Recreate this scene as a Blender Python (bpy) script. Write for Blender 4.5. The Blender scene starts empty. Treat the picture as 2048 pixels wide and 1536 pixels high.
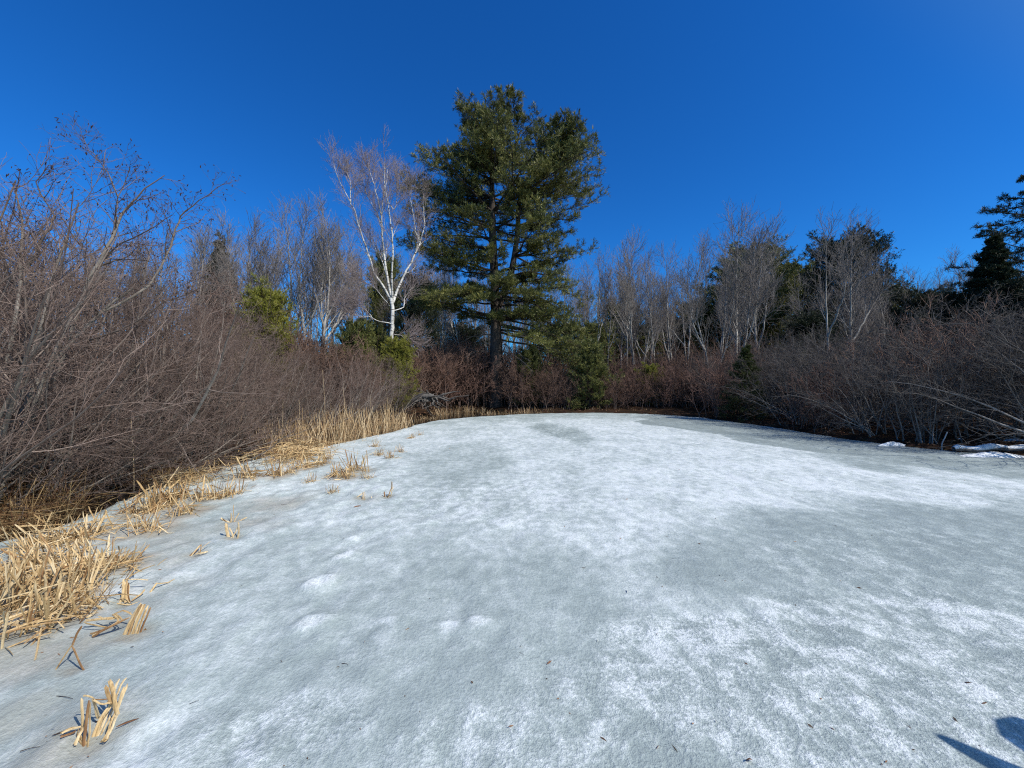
import bpy, math
import numpy as np
from math import radians, pi

scene = bpy.context.scene
COL = scene.collection
F, EYE = 786.0, 1.5                      # focal length in photo pixels, eye height in metres
SUN_AZ, SUN_EL = radians(124), radians(45)   # azimuth clockwise from the view direction


def pt(px, py, d):
    return np.array([(px - 1024) / F * d, d, EYE + (768 - py) / F * d])


def at(px, py):
    d = F * EYE / (py - 768.0)
    return np.array([(px - 1024) / F * d, d, 0.0])


def nrm(v):
    return v / np.maximum(np.linalg.norm(v, axis=-1, keepdims=True), 1e-9)


# ------------------------------------------------------------------ noise
def vnoise(x, y, seed=0):
    xi, yi = np.floor(x).astype(np.int64), np.floor(y).astype(np.int64)
    fx, fy = x - xi, y - yi
    fx, fy = fx * fx * (3 - 2 * fx), fy * fy * (3 - 2 * fy)

    def h(a, b):
        n = (a * 374761393 + b * 668265263 + seed * 974634777) & 0xFFFFFFFF
        n = ((n ^ (n >> 13)) * 1274126177) & 0xFFFFFFFF
        return ((n ^ (n >> 16)) & 0xFFFF) / 65535.0
    return (h(xi, yi) * (1 - fx) + h(xi + 1, yi) * fx) * (1 - fy) + (h(xi, yi + 1) * (1 - fx) + h(xi + 1, yi + 1) * fx) * fy


def fbm(x, y, seed=0, o=4):
    s, a, t = 0.0, 0.5, 0.0
    for i in range(o):
        s = s + a * vnoise(x * 2 ** i + 17.3 * i, y * 2 ** i - 9.1 * i, seed + i)
        t += a
        a *= 0.5
    return s / t


def sstep(a, b, x):
    t = np.clip((x - a) / (b - a), 0, 1)
    return t * t * (3 - 2 * t)


def sdf(x, y, poly):
    """signed distance to a closed polygon, negative inside"""
    p = np.stack([x, y], -1)
    best = np.full(x.shape, 1e9)
    inside = np.zeros(x.shape, bool)
    for i in range(len(poly)):
        a, b = poly[i], poly[(i + 1) % len(poly)]
        e = b - a
        w = p - a
        t = np.clip((w @ e) / (e @ e), 0, 1)
        best = np.minimum(best, np.linalg.norm(w - t[..., None] * e, axis=-1))
        c = (a[1] > p[..., 1]) != (b[1] > p[..., 1])
        with np.errstate(divide='ignore', invalid='ignore'):
            xc = e[0] * (p[..., 1] - a[1]) / (e[1] if e[1] else 1e-9) + a[0]
        inside ^= c & (p[..., 0] < xc)
    return np.where(inside, -best, best)


def chaikin(p, n=2):
    p = np.array(p, float)
    for _ in range(n):
        q = np.roll(p, -1, 0)
        p = np.stack([p * .75 + q * .25, p * .25 + q * .75], 1).reshape(-1, 2)
    return p


# ------------------------------------------------------------------ geometry
class Geo:
    def __init__(self):
        self.v, self.q, self.rad, self.tint, self.n, self.cut = [], [], [], [], 0, None

    def slot(self):
        """faces added from here on are catkins"""
        self.cut = sum(len(q) for q in self.q)

    def _add(self, V, rad, tint):
        self.v.append(V.reshape(-1, 3))
        self.rad.append(rad.reshape(-1))
        self.tint.append(tint.reshape(-1))
        b = self.n
        self.n += V.reshape(-1, 3).shape[0]
        return b

    def tubes(self, P, R, sides=3, tint=None, rng=None):
        P, R = np.asarray(P, float), np.asarray(R, float)
        if P.ndim == 2:
            P, R = P[None], R[None]
        N, n, _ = P.shape
        if N == 0:
            return self
        rng = rng or np.random.default_rng(N * 7 + n)
        T = nrm(np.gradient(P, axis=1))
        a = nrm(rng.normal(size=(N, 1, 3)))
        u = np.cross(T, a)
        bad = np.linalg.norm(u, axis=-1, keepdims=True) < .15
        u = np.where(bad, np.cross(T, np.roll(a, 1, -1) * [1, -1, 1]), u)
        u = nrm(u)
        w = np.cross(T, u)
        k = np.arange(sides) * 2 * pi / sides
        V = P[:, :, None] + R[:, :, None, None] * (np.cos(k)[:, None] * u[:, :, None] + np.sin(k)[:, None] * w[:, :, None])
        tt = rng.random(N) if tint is None else np.asarray(tint)
        b = self._add(V, np.repeat(R[..., None], sides, 2), np.broadcast_to(tt[:, None, None], (N, n, sides)))
        I = b + np.arange(N * n * sides).reshape(N, n, sides)
        A, D = I[:, :-1], I[:, 1:]
        self.q.append(np.stack([A, np.roll(A, -1, 2), np.roll(D, -1, 2), D], -1).reshape(-1, 4))
        return self

    def ribbons(self, P, W, tint, rng, fold=.25, face=None):
        N, n, _ = P.shape
        T = nrm(np.gradient(P, axis=1))
        if face is not None:
            s = nrm(np.cross(T, np.asarray(face) + rng.normal(size=(N, 1, 3)) * .35))
        else:
            s = None
        if s is None:
            s = nrm(np.cross(T.mean(1, keepdims=True) + T * .3, nrm(rng.normal(size=(N, 1, 3)))))
        up = nrm(np.cross(s, T))
        h = W[..., None] * .5
        V = np.stack([P - s * h, P + up * h * fold * 2, P + s * h], 2)
        b = self._add(V, np.repeat(W[..., None], 3, 2), np.broadcast_to(np.asarray(tint)[:, None, None], (N, n, 3)))
        I = b + np.arange(N * n * 3).reshape(N, n, 3)
        for j in (0, 1):
            self.q.append(np.stack([I[:, :-1, j], I[:, :-1, j + 1], I[:, 1:, j + 1], I[:, 1:, j]], -1).reshape(-1, 4))
        return self

    def needles(self, base, tip, w, tint, rng):
        d = nrm(tip - base)
        s = nrm(np.cross(d, nrm(rng.normal(size=d.shape)))) * w
        m = base * .45 + tip * .55
        V = np.stack([base, m - s, tip, m + s], 1)
        N = len(base)
        b = self._add(V, np.zeros((N, 4)), np.broadcast_to(np.asarray(tint)[:, None], (N, 4)))
        self.q.append(b + np.arange(N * 4).reshape(N, 4))
        return self

    def grid(self, V, tint=None):
        ny, nx, _ = V.shape
        b = self._add(V, np.zeros((ny, nx)), np.zeros((ny, nx)) if tint is None else tint)
        I = b + np.arange(ny * nx).reshape(ny, nx)
        self.q.append(np.stack([I[:-1, :-1], I[:-1, 1:], I[1:, 1:], I[1:, :-1]], -1).reshape(-1, 4))
        return self

    def mesh(self, name, mat):
        me = bpy.data.meshes.new(name)
        V = np.concatenate(self.v).astype(np.float32)
        Q = np.concatenate(self.q).astype(np.int32)
        me.vertices.add(len(V))
        me.vertices.foreach_set('co', V.ravel())
        me.loops.add(Q.size)
        me.loops.foreach_set('vertex_index', Q.ravel())
        me.polygons.add(len(Q))
        me.polygons.foreach_set('loop_start', np.arange(0, Q.size, 4, dtype=np.int32))
        for nm, a in (('rad', self.rad), ('tint', self.tint)):
            me.attributes.new(nm, 'FLOAT', 'POINT').data.foreach_set('value', np.concatenate(a).astype(np.float32))
        me.update(calc_edges=True)
        me.validate()
        me.materials.append(mat)
        if self.cut is not None:
            me.materials.append(M_CATKIN)
            mi = np.zeros(len(Q), np.int32)
            mi[self.cut:] = 1
            me.polygons.foreach_set('material_index', mi)
        return me

    def build(self, name, mat, parent=None):
        o = bpy.data.objects.new(name, self.mesh(name, mat))
        COL.objects.link(o)
        o.parent = parent
        return o


def tag(o, label, cat, group=None):
    o['label'], o['category'] = label, cat
    if group:
        o['group'] = group
    return o


def thing(name, label, cat, loc=(0, 0, 0), group=None):
    o = bpy.data.objects.new(name, None)
    o.empty_display_size = .2
    COL.objects.link(o)
    o.location = loc
    return tag(o, label, cat, group)


def dup(src):
    r = src.copy()
    COL.objects.link(r)
    for ch in src.children:
        c = ch.copy()
        COL.objects.link(c)
        c.parent = r
        for g in ch.children:
            d = g.copy()
            COL.objects.link(d)
            d.parent = c
    return r


USED = set()


def top_z(o):
    z = [np.array([v.co.z for v in c.data.vertices]) for c in o.children if c.type == 'MESH']
    return float(np.percentile(np.concatenate(z), 99.7))


def place(src, x, y, z=0., rz=0., sc=1., lean=(0, 0), label=None, group=None):
    o = src if src.name not in USED else dup(src)
    USED.add(src.name)
    USED.add(o.name)
    o.location = (x, y, z)
    o.rotation_euler = (lean[0], lean[1], rz)
    o.scale = (sc, sc, sc) if np.isscalar(sc) else sc
    if label:
        o['label'] = label
    if group:
        o['group'] = group
    elif 'group' in o:
        del o['group']
    return o


# ------------------------------------------------------------------ growth
def grow(rng, P, R, k, t=(.25, .98), ang=(30, 60), L=1., rs=.6, n=4, up=.25, wig=.12, tfall=.5, tip=.35, rmin=.0015, flat=0., bias=None, side=None):
    N, n0, _ = P.shape
    tt = t[0] + (t[1] - t[0]) * (np.arange(k)[None] + rng.random((N, k))) / k
    f = tt * (n0 - 1)
    i = np.clip(f.astype(int), 0, n0 - 2)
    f = (f - i)[..., None]
    ar = np.arange(N)[:, None]
    A, B = P[ar, i], P[ar, i + 1]
    pos = A * (1 - f) + B * f
    r = R[ar, i] * (1 - f[..., 0]) + R[ar, i + 1] * f[..., 0]
    T = nrm(B - A)
    a = np.radians(rng.uniform(ang[0], ang[1], (N, k)))[..., None]
    g = rng.normal(size=(N, k, 3))
    if side is not None:
        g = g * .25 + np.cross(T, np.array([0, 0, 1.])) * (np.where(np.arange(k) % 2, 1., -1.)[None, :, None]) * side
    g[..., 2] *= (1 - flat)
    if bias is not None:
        g = g + np.asarray(bias)
    perp = nrm(g - (g * T).sum(-1, keepdims=True) * T)
    d = np.cos(a) * T + np.sin(a) * perp
    ln = np.asarray(L) * (1 - tfall * tt) * rng.uniform(.6, 1.2, (N, k))
    r0 = np.maximum(r * rs * rng.uniform(.7, 1.1, (N, k)), rmin)
    M = N * k
    p, d, st, r0 = pos.reshape(M, 3), d.reshape(M, 3), (ln / (n - 1)).reshape(M, 1), r0.reshape(M)
    out = [p]
    for _ in range(n - 1):
        p = p + d * st
        out.append(p)
        d = nrm(d + np.array([0, 0, up / (n - 1)]) + rng.normal(size=d.shape) * wig)
    return np.stack(out, 1), np.maximum(r0[:, None] * np.linspace(1, tip, n)[None], rmin * .6)


def line(pts, r0, r1, n=None, rng=None, wig=0.):
    """smooth polyline through points with a radius taper"""
    p = np.array(pts, float)
    n = n or (len(p) - 1) * 3 + 1
    s = np.linspace(0, len(p) - 1, n)
    i = np.clip(s.astype(int), 0, len(p) - 2)
    f = (s - i)[:, None]
    p0, p1, p2, p3 = p[np.maximum(i - 1, 0)], p[i], p[i + 1], p[np.minimum(i + 2, len(p) - 1)]
    q = .5 * (2 * p1 + (p2 - p0) * f + (2 * p0 - 5 * p1 + 4 * p2 - p3) * f ** 2 + (3 * p1 - p0 - 3 * p2 + p3) * f ** 3)
    if rng is not None and wig:
        q[1:] += rng.normal(size=q[1:].shape) * wig
    return q, r0 + (r1 - r0) * np.linspace(0, 1, n) ** .8


def resample(lines, n):
    P, R = [], []
    for p, r in lines:
        s = np.linspace(0, len(p) - 1, n)
        P.append(np.stack([np.interp(s, np.arange(len(p)), p[:, j]) for j in range(3)], -1))
        R.append(np.interp(s, np.arange(len(p)), r))
    return np.stack(P), np.stack(R)


# ------------------------------------------------------------------ materials
def nodes(name):
    m = bpy.data.materials.new(name)
    m.use_nodes = True
    nt = m.node_tree
    nt.nodes.clear()
    out = nt.nodes.new('ShaderNodeOutputMaterial')

    def N(t, ins=None, **kw):
        nd = nt.nodes.new('ShaderNode' + t)
        for a, b in kw.items():
            setattr(nd, a, b)
        for a, b in (ins or {}).items():
            s = nd.inputs[a]
            if isinstance(b, bpy.types.NodeSocket):
                nt.links.new(b, s)
            else:
                s.default_value = b
        return nd
    return m, nt, out, N


def ramp(N, fac, stops):
    r = N('ValToRGB', {'Fac': fac})
    e = r.color_ramp.elements
    while len(e) < len(stops):
        e.new(.5)
    for el, (p, c) in zip(e, stops):
        el.position, el.color = p, (*c, 1) if len(c) == 3 else c
    return r.outputs['Color']


def mix(N, f, a, b, mode='MIX'):
    m = N('MixRGB', {'Fac': f, 'Color1': a, 'Color2': b}, blend_type=mode)
    return m.outputs['Color']


def rgb(c):
    return (*c, 1)


def twig_mat(name, thin, thick, r0=.004, r1=.03, var=.3, rough=.85, bands=None, tintcol=None):
    m, nt, out, N = nodes(name)
    rad = N('Attribute', attribute_name='rad').outputs['Fac']
    tint = N('Attribute', attribute_name='tint').outputs['Fac']
    f = N('MapRange', {'Value': rad, 'From Min': r0, 'From Max': r1}).outputs['Result']
    tc = N('TexCoord').outputs['Object']
    no = N('TexNoise', {'Vector': N('Mapping', {'Vector': tc, 'Scale': (9, 9, 2.2)}).outputs[0], 'Scale': 1.0, 'Detail': 5}).outputs['Fac']
    tk = ramp(N, no, [(.32, tuple(c * .45 for c in thick)), (.6, thick), (.78, tuple(min(1, c * 1.35) for c in thick))])
    if bands:
        bn = N('TexNoise', {'Vector': N('Mapping', {'Vector': tc, 'Scale': (2.5, 2.5, 16)}).outputs[0], 'Scale': 1.0, 'Detail': 3}).outputs['Fac']
        tk = mix(N, ramp(N, bn, [(.55, (0, 0, 0)), (.63, (1, 1, 1))]), tk, rgb(bands))
    th = mix(N, tint, rgb(thin), rgb(tintcol or tuple(c * .7 for c in thin)))
    c = mix(N, f, th, tk)
    rnd = N('ObjectInfo').outputs['Random']
    v = N('MapRange', {'Value': rnd, 'To Min': 1 - var, 'To Max': 1 + var}).outputs['Result']
    c = N('HueSaturation', {'Color': c, 'Value': v}).outputs['Color']
    bs = N('BsdfPrincipled', {'Base Color': c, 'Roughness': rough, 'Specular IOR Level': .25,
                              'Normal': N('Bump', {'Height': no, 'Strength': .5, 'Distance': .02}).outputs[0]})
    nt.links.new(bs.outputs[0], out.inputs[0])
    return m


def leafy_mat(name, cols, rough=.55, trans=.25, var=.2, scale=1.2, streak=False):
    m, nt, out, N = nodes(name)
    tint = N('Attribute', attribute_name='tint').outputs['Fac']
    tc = N('TexCoord').outputs['Object']
    no = N('TexNoise', {'Vector': tc, 'Scale': scale, 'Detail': 3}).outputs['Fac']
    s = N('Math', {0: tint, 1: N('Math', {0: no, 1: .8}, operation='MULTIPLY').outputs[0]}, operation='ADD').outputs[0]
    s = N('Math', {0: s, 1: .4}, operation='SUBTRACT').outputs[0]
    k = len(cols)
    c = ramp(N, s, [(i / (k - 1), cc) for i, cc in enumerate(cols)])
    if streak:
        st = N('TexNoise', {'Vector': N('Mapping', {'Vector': tc, 'Scale': (90, 90, 5)}).outputs[0], 'Scale': 1.0, 'Detail': 4, 'Roughness': .7}).outputs['Fac']
        c = mix(N, 1., c, ramp(N, st, [(.3, (.42, .36, .30)), (.5, (.9, .88, .85)), (.7, (1.15, 1.15, 1.15))]), 'MULTIPLY')
    v = N('MapRange', {'Value': N('ObjectInfo').outputs['Random'], 'To Min': 1 - var, 'To Max': 1 + var}).outputs['Result']
    c = N('HueSaturation', {'Color': c, 'Value': v}).outputs['Color']
    bs = N('BsdfPrincipled', {'Base Color': c, 'Roughness': rough, 'Specular IOR Level': .35})
    tr = N('BsdfTranslucent', {'Color': c})
    mx = N('MixShader', {0: trans, 1: bs.outputs[0], 2: tr.outputs[0]})
    nt.links.new(mx.outputs[0], out.inputs[0])
    return m


M_ALDER = twig_mat('alder_bark', (.255, .19, .16), (.37, .335, .29), .005, .022, .28, tintcol=(.12, .08, .065))
M_SHRUB = twig_mat('brown_shrub_bark', (.22, .135, .10), (.24, .19, .155), .007, .02, .2, tintcol=(.12, .075, .058))
M_RED = twig_mat('red_shrub_bark', (.21, .13, .10), (.23, .18, .15), .006, .02, .2, tintcol=(.13, .07, .055))
M_GREYSHRUB = twig_mat('grey_shrub_bark', (.17, .15, .135), (.30, .275, .25), .006, .018, .2, tintcol=(.06, .05, .045))
M_TREE = twig_mat('grey_tree_bark', (.27, .24, .22), (.46, .43, .39), .012, .040, .22, tintcol=(.19, .165, .15))
M_BIRCH = twig_mat('white_birch_bark', (.36, .31, .30), (.70, .68, .64), .008, .014, .03, bands=(.07, .06, .055), tintcol=(.22, .16, .155))
M_PINEBARK = twig_mat('pine_bark', (.05, .04, .033), (.075, .06, .05), .01, .1, .1)
M_CATKIN = twig_mat('catkin_brown', (.06, .035, .03), (.09, .05, .04), .002, .01, .2)
M_DEAD = twig_mat('weathered_wood', (.15, .135, .12), (.20, .185, .17), .004, .05, .1)
M_STRAW = leafy_mat('dead_cattail_leaf', [(.30, .16, .07), (.62, .43, .21), (.76, .56, .30), (.84, .68, .43)], .65, .12, .1, 9, True)
M_REED = leafy_mat('standing_reed_leaf', [(.25, .14, .07), (.52, .36, .19), (.68, .50, .29), (.76, .62, .42)], .65, .15, .12, 5, True)
M_SEDGE = leafy_mat('dry_sedge', [(.10, .045, .02), (.20, .105, .045), (.32, .20, .09), (.42, .31, .16)], .7, .2, .1, 5)
M_PINE = leafy_mat('white_pine_needles', [(.04, .052, .02), (.10, .115, .035), (.20, .205, .055), (.32, .30, .085)], .5, .2, .05, .45)
M_CEDAR = leafy_mat('young_pine_needles', [(.11, .12, .02), (.26, .26, .04), (.38, .35, .065)], .5, .25, .1, .9)
M_SPRUCE = leafy_mat('dark_spruce_needles', [(.016, .026, .014), (.03, .042, .02), (.055, .065, .028)], .55, .15, .1, .8)
M_HEM = leafy_mat('hemlock_needles', [(.025, .035, .012), (.055, .07, .02), (.11, .12, .03)], .5, .2, .1, .9)
M_LEAF = leafy_mat('fallen_leaf', [(.13, .055, .03), (.24, .12, .06), (.38, .22, .12)], .7, .1, 0, 3)
M_FLUFF = leafy_mat('cattail_fluff', [(.55, .5, .42), (.8, .76, .68)], .9, .3, 0, 40)


def ground_mat():
    m, nt, out, N = nodes('leaf_covered_soil')
    tc = N('TexCoord').outputs['Object']
    a = N('TexNoise', {'Vector': tc, 'Scale': 1.4, 'Detail': 8}).outputs['Fac']
    b = N('TexVoronoi', {'Vector': tc, 'Scale': 14.}).outputs['Color']
    c = ramp(N, a, [(.3, (.016, .011, .008)), (.55, (.05, .03, .018)), (.75, (.10, .058, .032))])
    c = mix(N, .35, c, mix(N, .6, b, rgb((.16, .08, .04))), 'OVERLAY')
    bs = N('BsdfPrincipled', {'Base Color': c, 'Roughness': .95, 'Specular IOR Level': .1,
                              'Normal': N('Bump', {'Height': a, 'Strength': .8, 'Distance': .08}).outputs[0]})
    nt.links.new(bs.outputs[0], out.inputs[0])
    return m


def ice_mat():
    m, nt, out, N = nodes('weathered_pond_ice')
    pos = N('TexCoord').outputs['Object']
    rad = N('Attribute', attribute_name='rad').outputs['Fac']      # how much snow ice (0..1)
    stain_shade = N('Attribute', attribute_name='tint').outputs['Fac']   # tannin staining near the reeds, plus shade painted under the heaps

    def noise(sc, scale, det, ro=.55, dist=0.):
        mp = N('Mapping', {'Vector': pos, 'Scale': sc}).outputs[0]
        return N('TexNoise', {'Vector': mp, 'Scale': scale, 'Detail': det, 'Roughness': ro, 'Distortion': dist}).outputs['Fac']

    def ma(op, a, b, c=None):
        ins = {0: a, 1: b}
        if c is not None:
            ins[2] = c
        return N('Math', ins, operation=op).outputs[0]
    big = noise((1, .7, 1), 1.6, 7, .60, .3)
    mid = noise((1, .85, 1), 9., 5, .62, .15)
    fine = noise((1, 1, 1), 48, 3, .6)
    grain = noise((1, 1, 1), 150, 2, .6)
    crust = ma('MAXIMUM', ma('MULTIPLY', stain_shade, -1.), 0.)
    w = ma('MULTIPLY_ADD', ma('SUBTRACT', big, .5), 1.15, rad)
    w = ma('MULTIPLY_ADD', ma('SUBTRACT', mid, .5), 1.35, w)
    w = ma('MULTIPLY_ADD', ma('SUBTRACT', fine, .5), .9, w)
    w = ma('MULTIPLY_ADD', ma('SUBTRACT', grain, .5), .4, w)
    cr = ma('MULTIPLY_ADD', ma('SUBTRACT', fine, .5), 2.0, ma('MULTIPLY', ma('SUBTRACT', mid, .5), 3.0))
    cr = ma('MULTIPLY_ADD', ma('SUBTRACT', grain, .5), 1.4, cr)
    w = ma('MULTIPLY_ADD', crust, cr, w)
    stain_shade = ma('MAXIMUM', stain_shade, 0.)
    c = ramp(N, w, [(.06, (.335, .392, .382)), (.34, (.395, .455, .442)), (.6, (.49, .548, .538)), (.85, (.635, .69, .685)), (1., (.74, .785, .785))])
    sc = mix(N, ma('MULTIPLY', stain_shade, ma('ADD', mid, .15)), c, rgb((.30, .22, .13)))
    # specks of dirt and bark
    sp = N('TexVoronoi', {'Vector': pos, 'Scale': 9.}).outputs['Distance']
    spm = ramp(N, sp, [(.018, (1, 1, 1)), (.035, (0, 0, 0))])
    sc = mix(N, ma('MULTIPLY', spm, .65), sc, rgb((.07, .05, .04)))
    rg = N('MapRange', {'Value': w, 'From Min': .1, 'From Max': .7, 'To Min': .30, 'To Max': .75}).outputs['Result']
    h1 = ma('MULTIPLY_ADD', fine, .35, ma('MULTIPLY', grain, .15))
    h1 = ma('MULTIPLY_ADD', mid, 1.1, h1)
    h1 = ma('MULTIPLY_ADD', w, .4, h1)
    bp = N('Bump', {'Height': h1, 'Strength': .5, 'Distance': .018}).outputs[0]
    bs = N('BsdfPrincipled', {'Base Color': sc, 'Roughness': rg, 'Specular IOR Level': .3, 'IOR': 1.31, 'Normal': bp})
    nt.links.new(bs.outputs[0], out.inputs[0])
    return m


def water_mat():
    m, nt, out, N = nodes('dark_bog_water')
    tc = N('TexCoord').outputs['Object']
    no = N('TexNoise', {'Vector': tc, 'Scale': 5., 'Detail': 3}).outputs['Fac']
    bs = N('BsdfPrincipled', {'Base Color': rgb((.022, .014, .008)), 'Roughness': .06, 'IOR': 1.33,
                              'Normal': N('Bump', {'Height': no, 'Strength': .06, 'Distance': .02}).outputs[0]})
    nt.links.new(bs.outputs[0], out.inputs[0])
    return m


def snow_mat():
    m, nt, out, N = nodes('old_snow')
    tc = N('TexCoord').outputs['Object']
    no = N('TexNoise', {'Vector': tc, 'Scale': 14., 'Detail': 6}).outputs['Fac']
    c = ramp(N, no, [(.3, (.55, .58, .60)), (.6, (.80, .83, .86))])
    bs = N('BsdfPrincipled', {'Base Color': c, 'Roughness': .8, 'Normal': N('Bump', {'Height': no, 'Strength': .7, 'Distance': .04}).outputs[0]})
    nt.links.new(bs.outputs[0], out.inputs[0])
    return m


# ------------------------------------------------------------------ pond outline, ground, water, ice
ICE_PX = [(0, 1086), (120, 1052), (210, 1014), (280, 992), (340, 972), (420, 946), (520, 916), (600, 904), (660, 893), (740, 874), (800, 862), (840, 848),
          (890, 839), (1000, 831), (1070, 828), (1180, 826), (1280, 828), (1390, 834), (1440, 841), (1560, 857), (1650, 873), (1760, 889), (1900, 903), (2048, 914)]
SHORE_PX = [(0, 1052), (110, 1003), (200, 975), (290, 955), (380, 934), (520, 897), (600, 885), (700, 868), (770, 850), (820, 836), (860, 829), (900, 823), (960, 818), (1010, 821), (1070, 824.5)]
ice_w = [at(*p)[:2] for p in ICE_PX] + [np.array(p) for p in [(11.6, 5.5), (11.5, 1.), (10, -5.), (-4, -5.), (-4.9, 1.)]]
shore_w = [at(*p)[:2] for p in SHORE_PX] + [at(*p)[:2] for p in ICE_PX[15:]] + [np.array(p) for p in [(11.6, 5.5), (11.5, 1.), (10, -5.), (-4.4, -5.), (-5.4, 1.)]]
ICE, SHORE = chaikin(ice_w, 1), chaikin(shore_w, 1)


def spaced(lo, hi, a, b, step, g=1.22):
    x = list(np.arange(a, b + step * .5, step))
    s = step
    while x[-1] < hi:
        s *= g
        x.append(x[-1] + s)
    s = step
    while x[0] > lo:
        s *= g
        x.insert(0, x[0] - s)
    return np.array(x)


def ground_z(x, y):
    s = sdf(x, y, SHORE) + (fbm(x * 1.3, y * 1.3, 5) - .5) * .35
    z = -.45 + .53 * sstep(-.5, .15, s) + .22 * sstep(.1, 2.5, s) + .5 * sstep(4, 30, s)
    hum = (fbm(x * .9, y * .9, 11) - .5) * .35 + (fbm(x * 3.1, y * 3.1, 12) - .5) * .12
    return z + hum * sstep(.0, 1.2, s)


gx, gy = spaced(-600, 600, -16, 18, .3), spaced(-60, 700, -6, 34, .3)
X, Y = np.meshgrid(gx, gy)
g = Geo().grid(np.stack([X, Y, ground_z(X, Y)], -1)).build('ground', ground_mat())
g['kind'] = 'structure'

wx, wy = np.linspace(-9, 14, 24), np.linspace(-6, 26, 33)
X, Y = np.meshgrid(wx, wy)
w = Geo().grid(np.stack([X, Y, np.full_like(X, -.035)], -1)).build('water', water_mat())
w['kind'] = 'structure'

ix, iy = np.arange(-7, 12.6, .05), np.concatenate([np.arange(-5, 1., .2), np.arange(1., 7, .04), np.arange(7, 21.5, .08)])
X, Y = np.meshgrid(ix, iy)
S = sdf(X, Y, ICE) + (fbm(X * 1.7, Y * 1.7, 3) - .5) * .28 + (fbm(X * 7, Y * 7, 4) - .5) * .08
PXI = 1024 + X / np.maximum(Y, .3) * F
PYI = 768 + EYE * F / np.maximum(Y, .3)
snow = np.full(X.shape, .40)


def patch(cx, cy, rx, ry, v, rot=0., soft=1.):
    """a patch of whiter or barer ice, placed on the pond in metres"""
    global snow
    dx, dy = X - cx, Y - cy
    c, s = math.cos(rot), math.sin(rot)
    a, b = (dx * c + dy * s) / rx, (-dx * s + dy * c) / ry
    q = np.sqrt(a * a + b * b) + (fbm(X * 1.1, Y * .6, int(abs(cx * 13 + cy * 7)) + 1) - .5) * .9
    k = 1 - sstep(1 - .45 * soft, 1 + .25 * soft, q)
    snow = snow * (1 - k) + v * k


def ppatch(px, py, wpx, hpx, v, soft=1.):
    p, q = at(px, py), at(px, py - hpx * .5)
    r = at(px, py + hpx * .5)
    patch(p[0], (q[1] + r[1]) / 2, wpx * .5 / F * p[1], (q[1] - r[1]) / 2, v, 0, soft)


patch(1.2, 9.2, 9.5, 7.5, .74)            # the white middle of the pond
patch(4.6, 6.6, 3.6, 1.9, .84, .25)
patch(3.2, 12.5, 3.2, 5, .80)
patch(-3.2, 6.3, 1.6, 2.6, .66)
patch(1.5, 12.3, .75, 2.8, .30, .12, .8)       # bare patch towards the far bank
patch(-.9, 7.5, 1.0, 2.6, .46)
patch(-1.6, 13.5, .8, 2.6, .66)
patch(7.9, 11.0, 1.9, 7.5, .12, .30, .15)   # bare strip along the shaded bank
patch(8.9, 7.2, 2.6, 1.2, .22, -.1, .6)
patch(4.6, 3.7, 2.9, 1.15, .22, .12, .8)   # grey wedge
patch(2.6, 3.1, 1.6, .55, .30)
patch(-.1, 2.8, 1.5, 1.0, .33)
patch(-.7, 2.0, 1.0, .45, .30)
patch(-2.0, 3.2, .7, .8, .52, .3)
patch(-3.4, 4.2, 1.2, .9, .5)
patch(-2.6, 1.9, .9, .5, .34)
patch(-1.05, 1.75, .35, .25, .56)
patch(2.2, 2.0, 1.5, .62, .55, -.1)        # crusty speckled snow near the feet
patch(.75, 1.75, 1.0, .35, .48)
patch(1.25, 2.35, .75, .16, .70, .1, .5)
patch(1.95, 2.5, .5, .13, .72, -.5, .5)
patch(2.9, 2.55, .75, .14, .66, -.4, .5)
patch(1.45, 2.16, .22, .09, .2, -.4, .5)
patch(1.85, 2.33, .30, .10, .18, -.3, .5)
patch(1.75, 2.03, .25, .06, .25, -.5, .5)
patch(.62, 1.63, .16, .10, .16, -.3, .5)
Z = (fbm(X * 2.4, Y * 1.5, 21) - .5) * .030 + (fbm(X * 8, Y * 4.5, 22) - .5) * .013 * (1 + 2.6 * sstep(.5, -2.5, X) * sstep(9, 5, Y)) * (1 + .8 * sstep(.45, .8, snow))
stain_shade = np.zeros(X.shape)
for px, py, r, v in [(560, 1010, .55, .55), (500, 1050, .5, .45), (120, 1310, .45, .55), (70, 1290, .4, .5), (230, 1240, .35, .4), (100, 1510, .3, .5),
                     (360, 1125, .25, .4), (300, 1085, .7, .35), (150, 1240, .6, .45), (740, 1000, .3, .35), (680, 950, .6, .25), (420, 985, .7, .3), (20, 1440, .3, .4)]:
    p = at(px, py)
    q = np.hypot(X - p[0], (Y - p[1]) * .9) / r + (fbm(X * 3, Y * 2, 31) - .5) * 1.0
    stain_shade = np.maximum(stain_shade, v * (1 - sstep(.2, 1., q)))
for cx, cy, rx, ry, v in [(1.7, 1.9, 1.6, .55, .75), (1.35, 2.33, 1.0, .22, .8), (2.7, 2.4, 1.3, .45, .6), (3.6, 3.3, 1.6, .7, .3), (-1.0, 1.7, .45, .3, .5), (.2, 1.65, .8, .2, .45), (1.4, 12.3, .8, 2.6, .35), (-.2, 5., 1.5, 1., .25)]:
    q = np.hypot((X - cx) / rx, (Y - cy) / ry) + (fbm(X * 2.2, Y * 1.6, 33) - .5) * .8
    stain_shade = np.where(stain_shade > .02, stain_shade, -np.maximum(-np.minimum(stain_shade, 0), v * .75 * (1 - sstep(.6, 1.15, q))))
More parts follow.
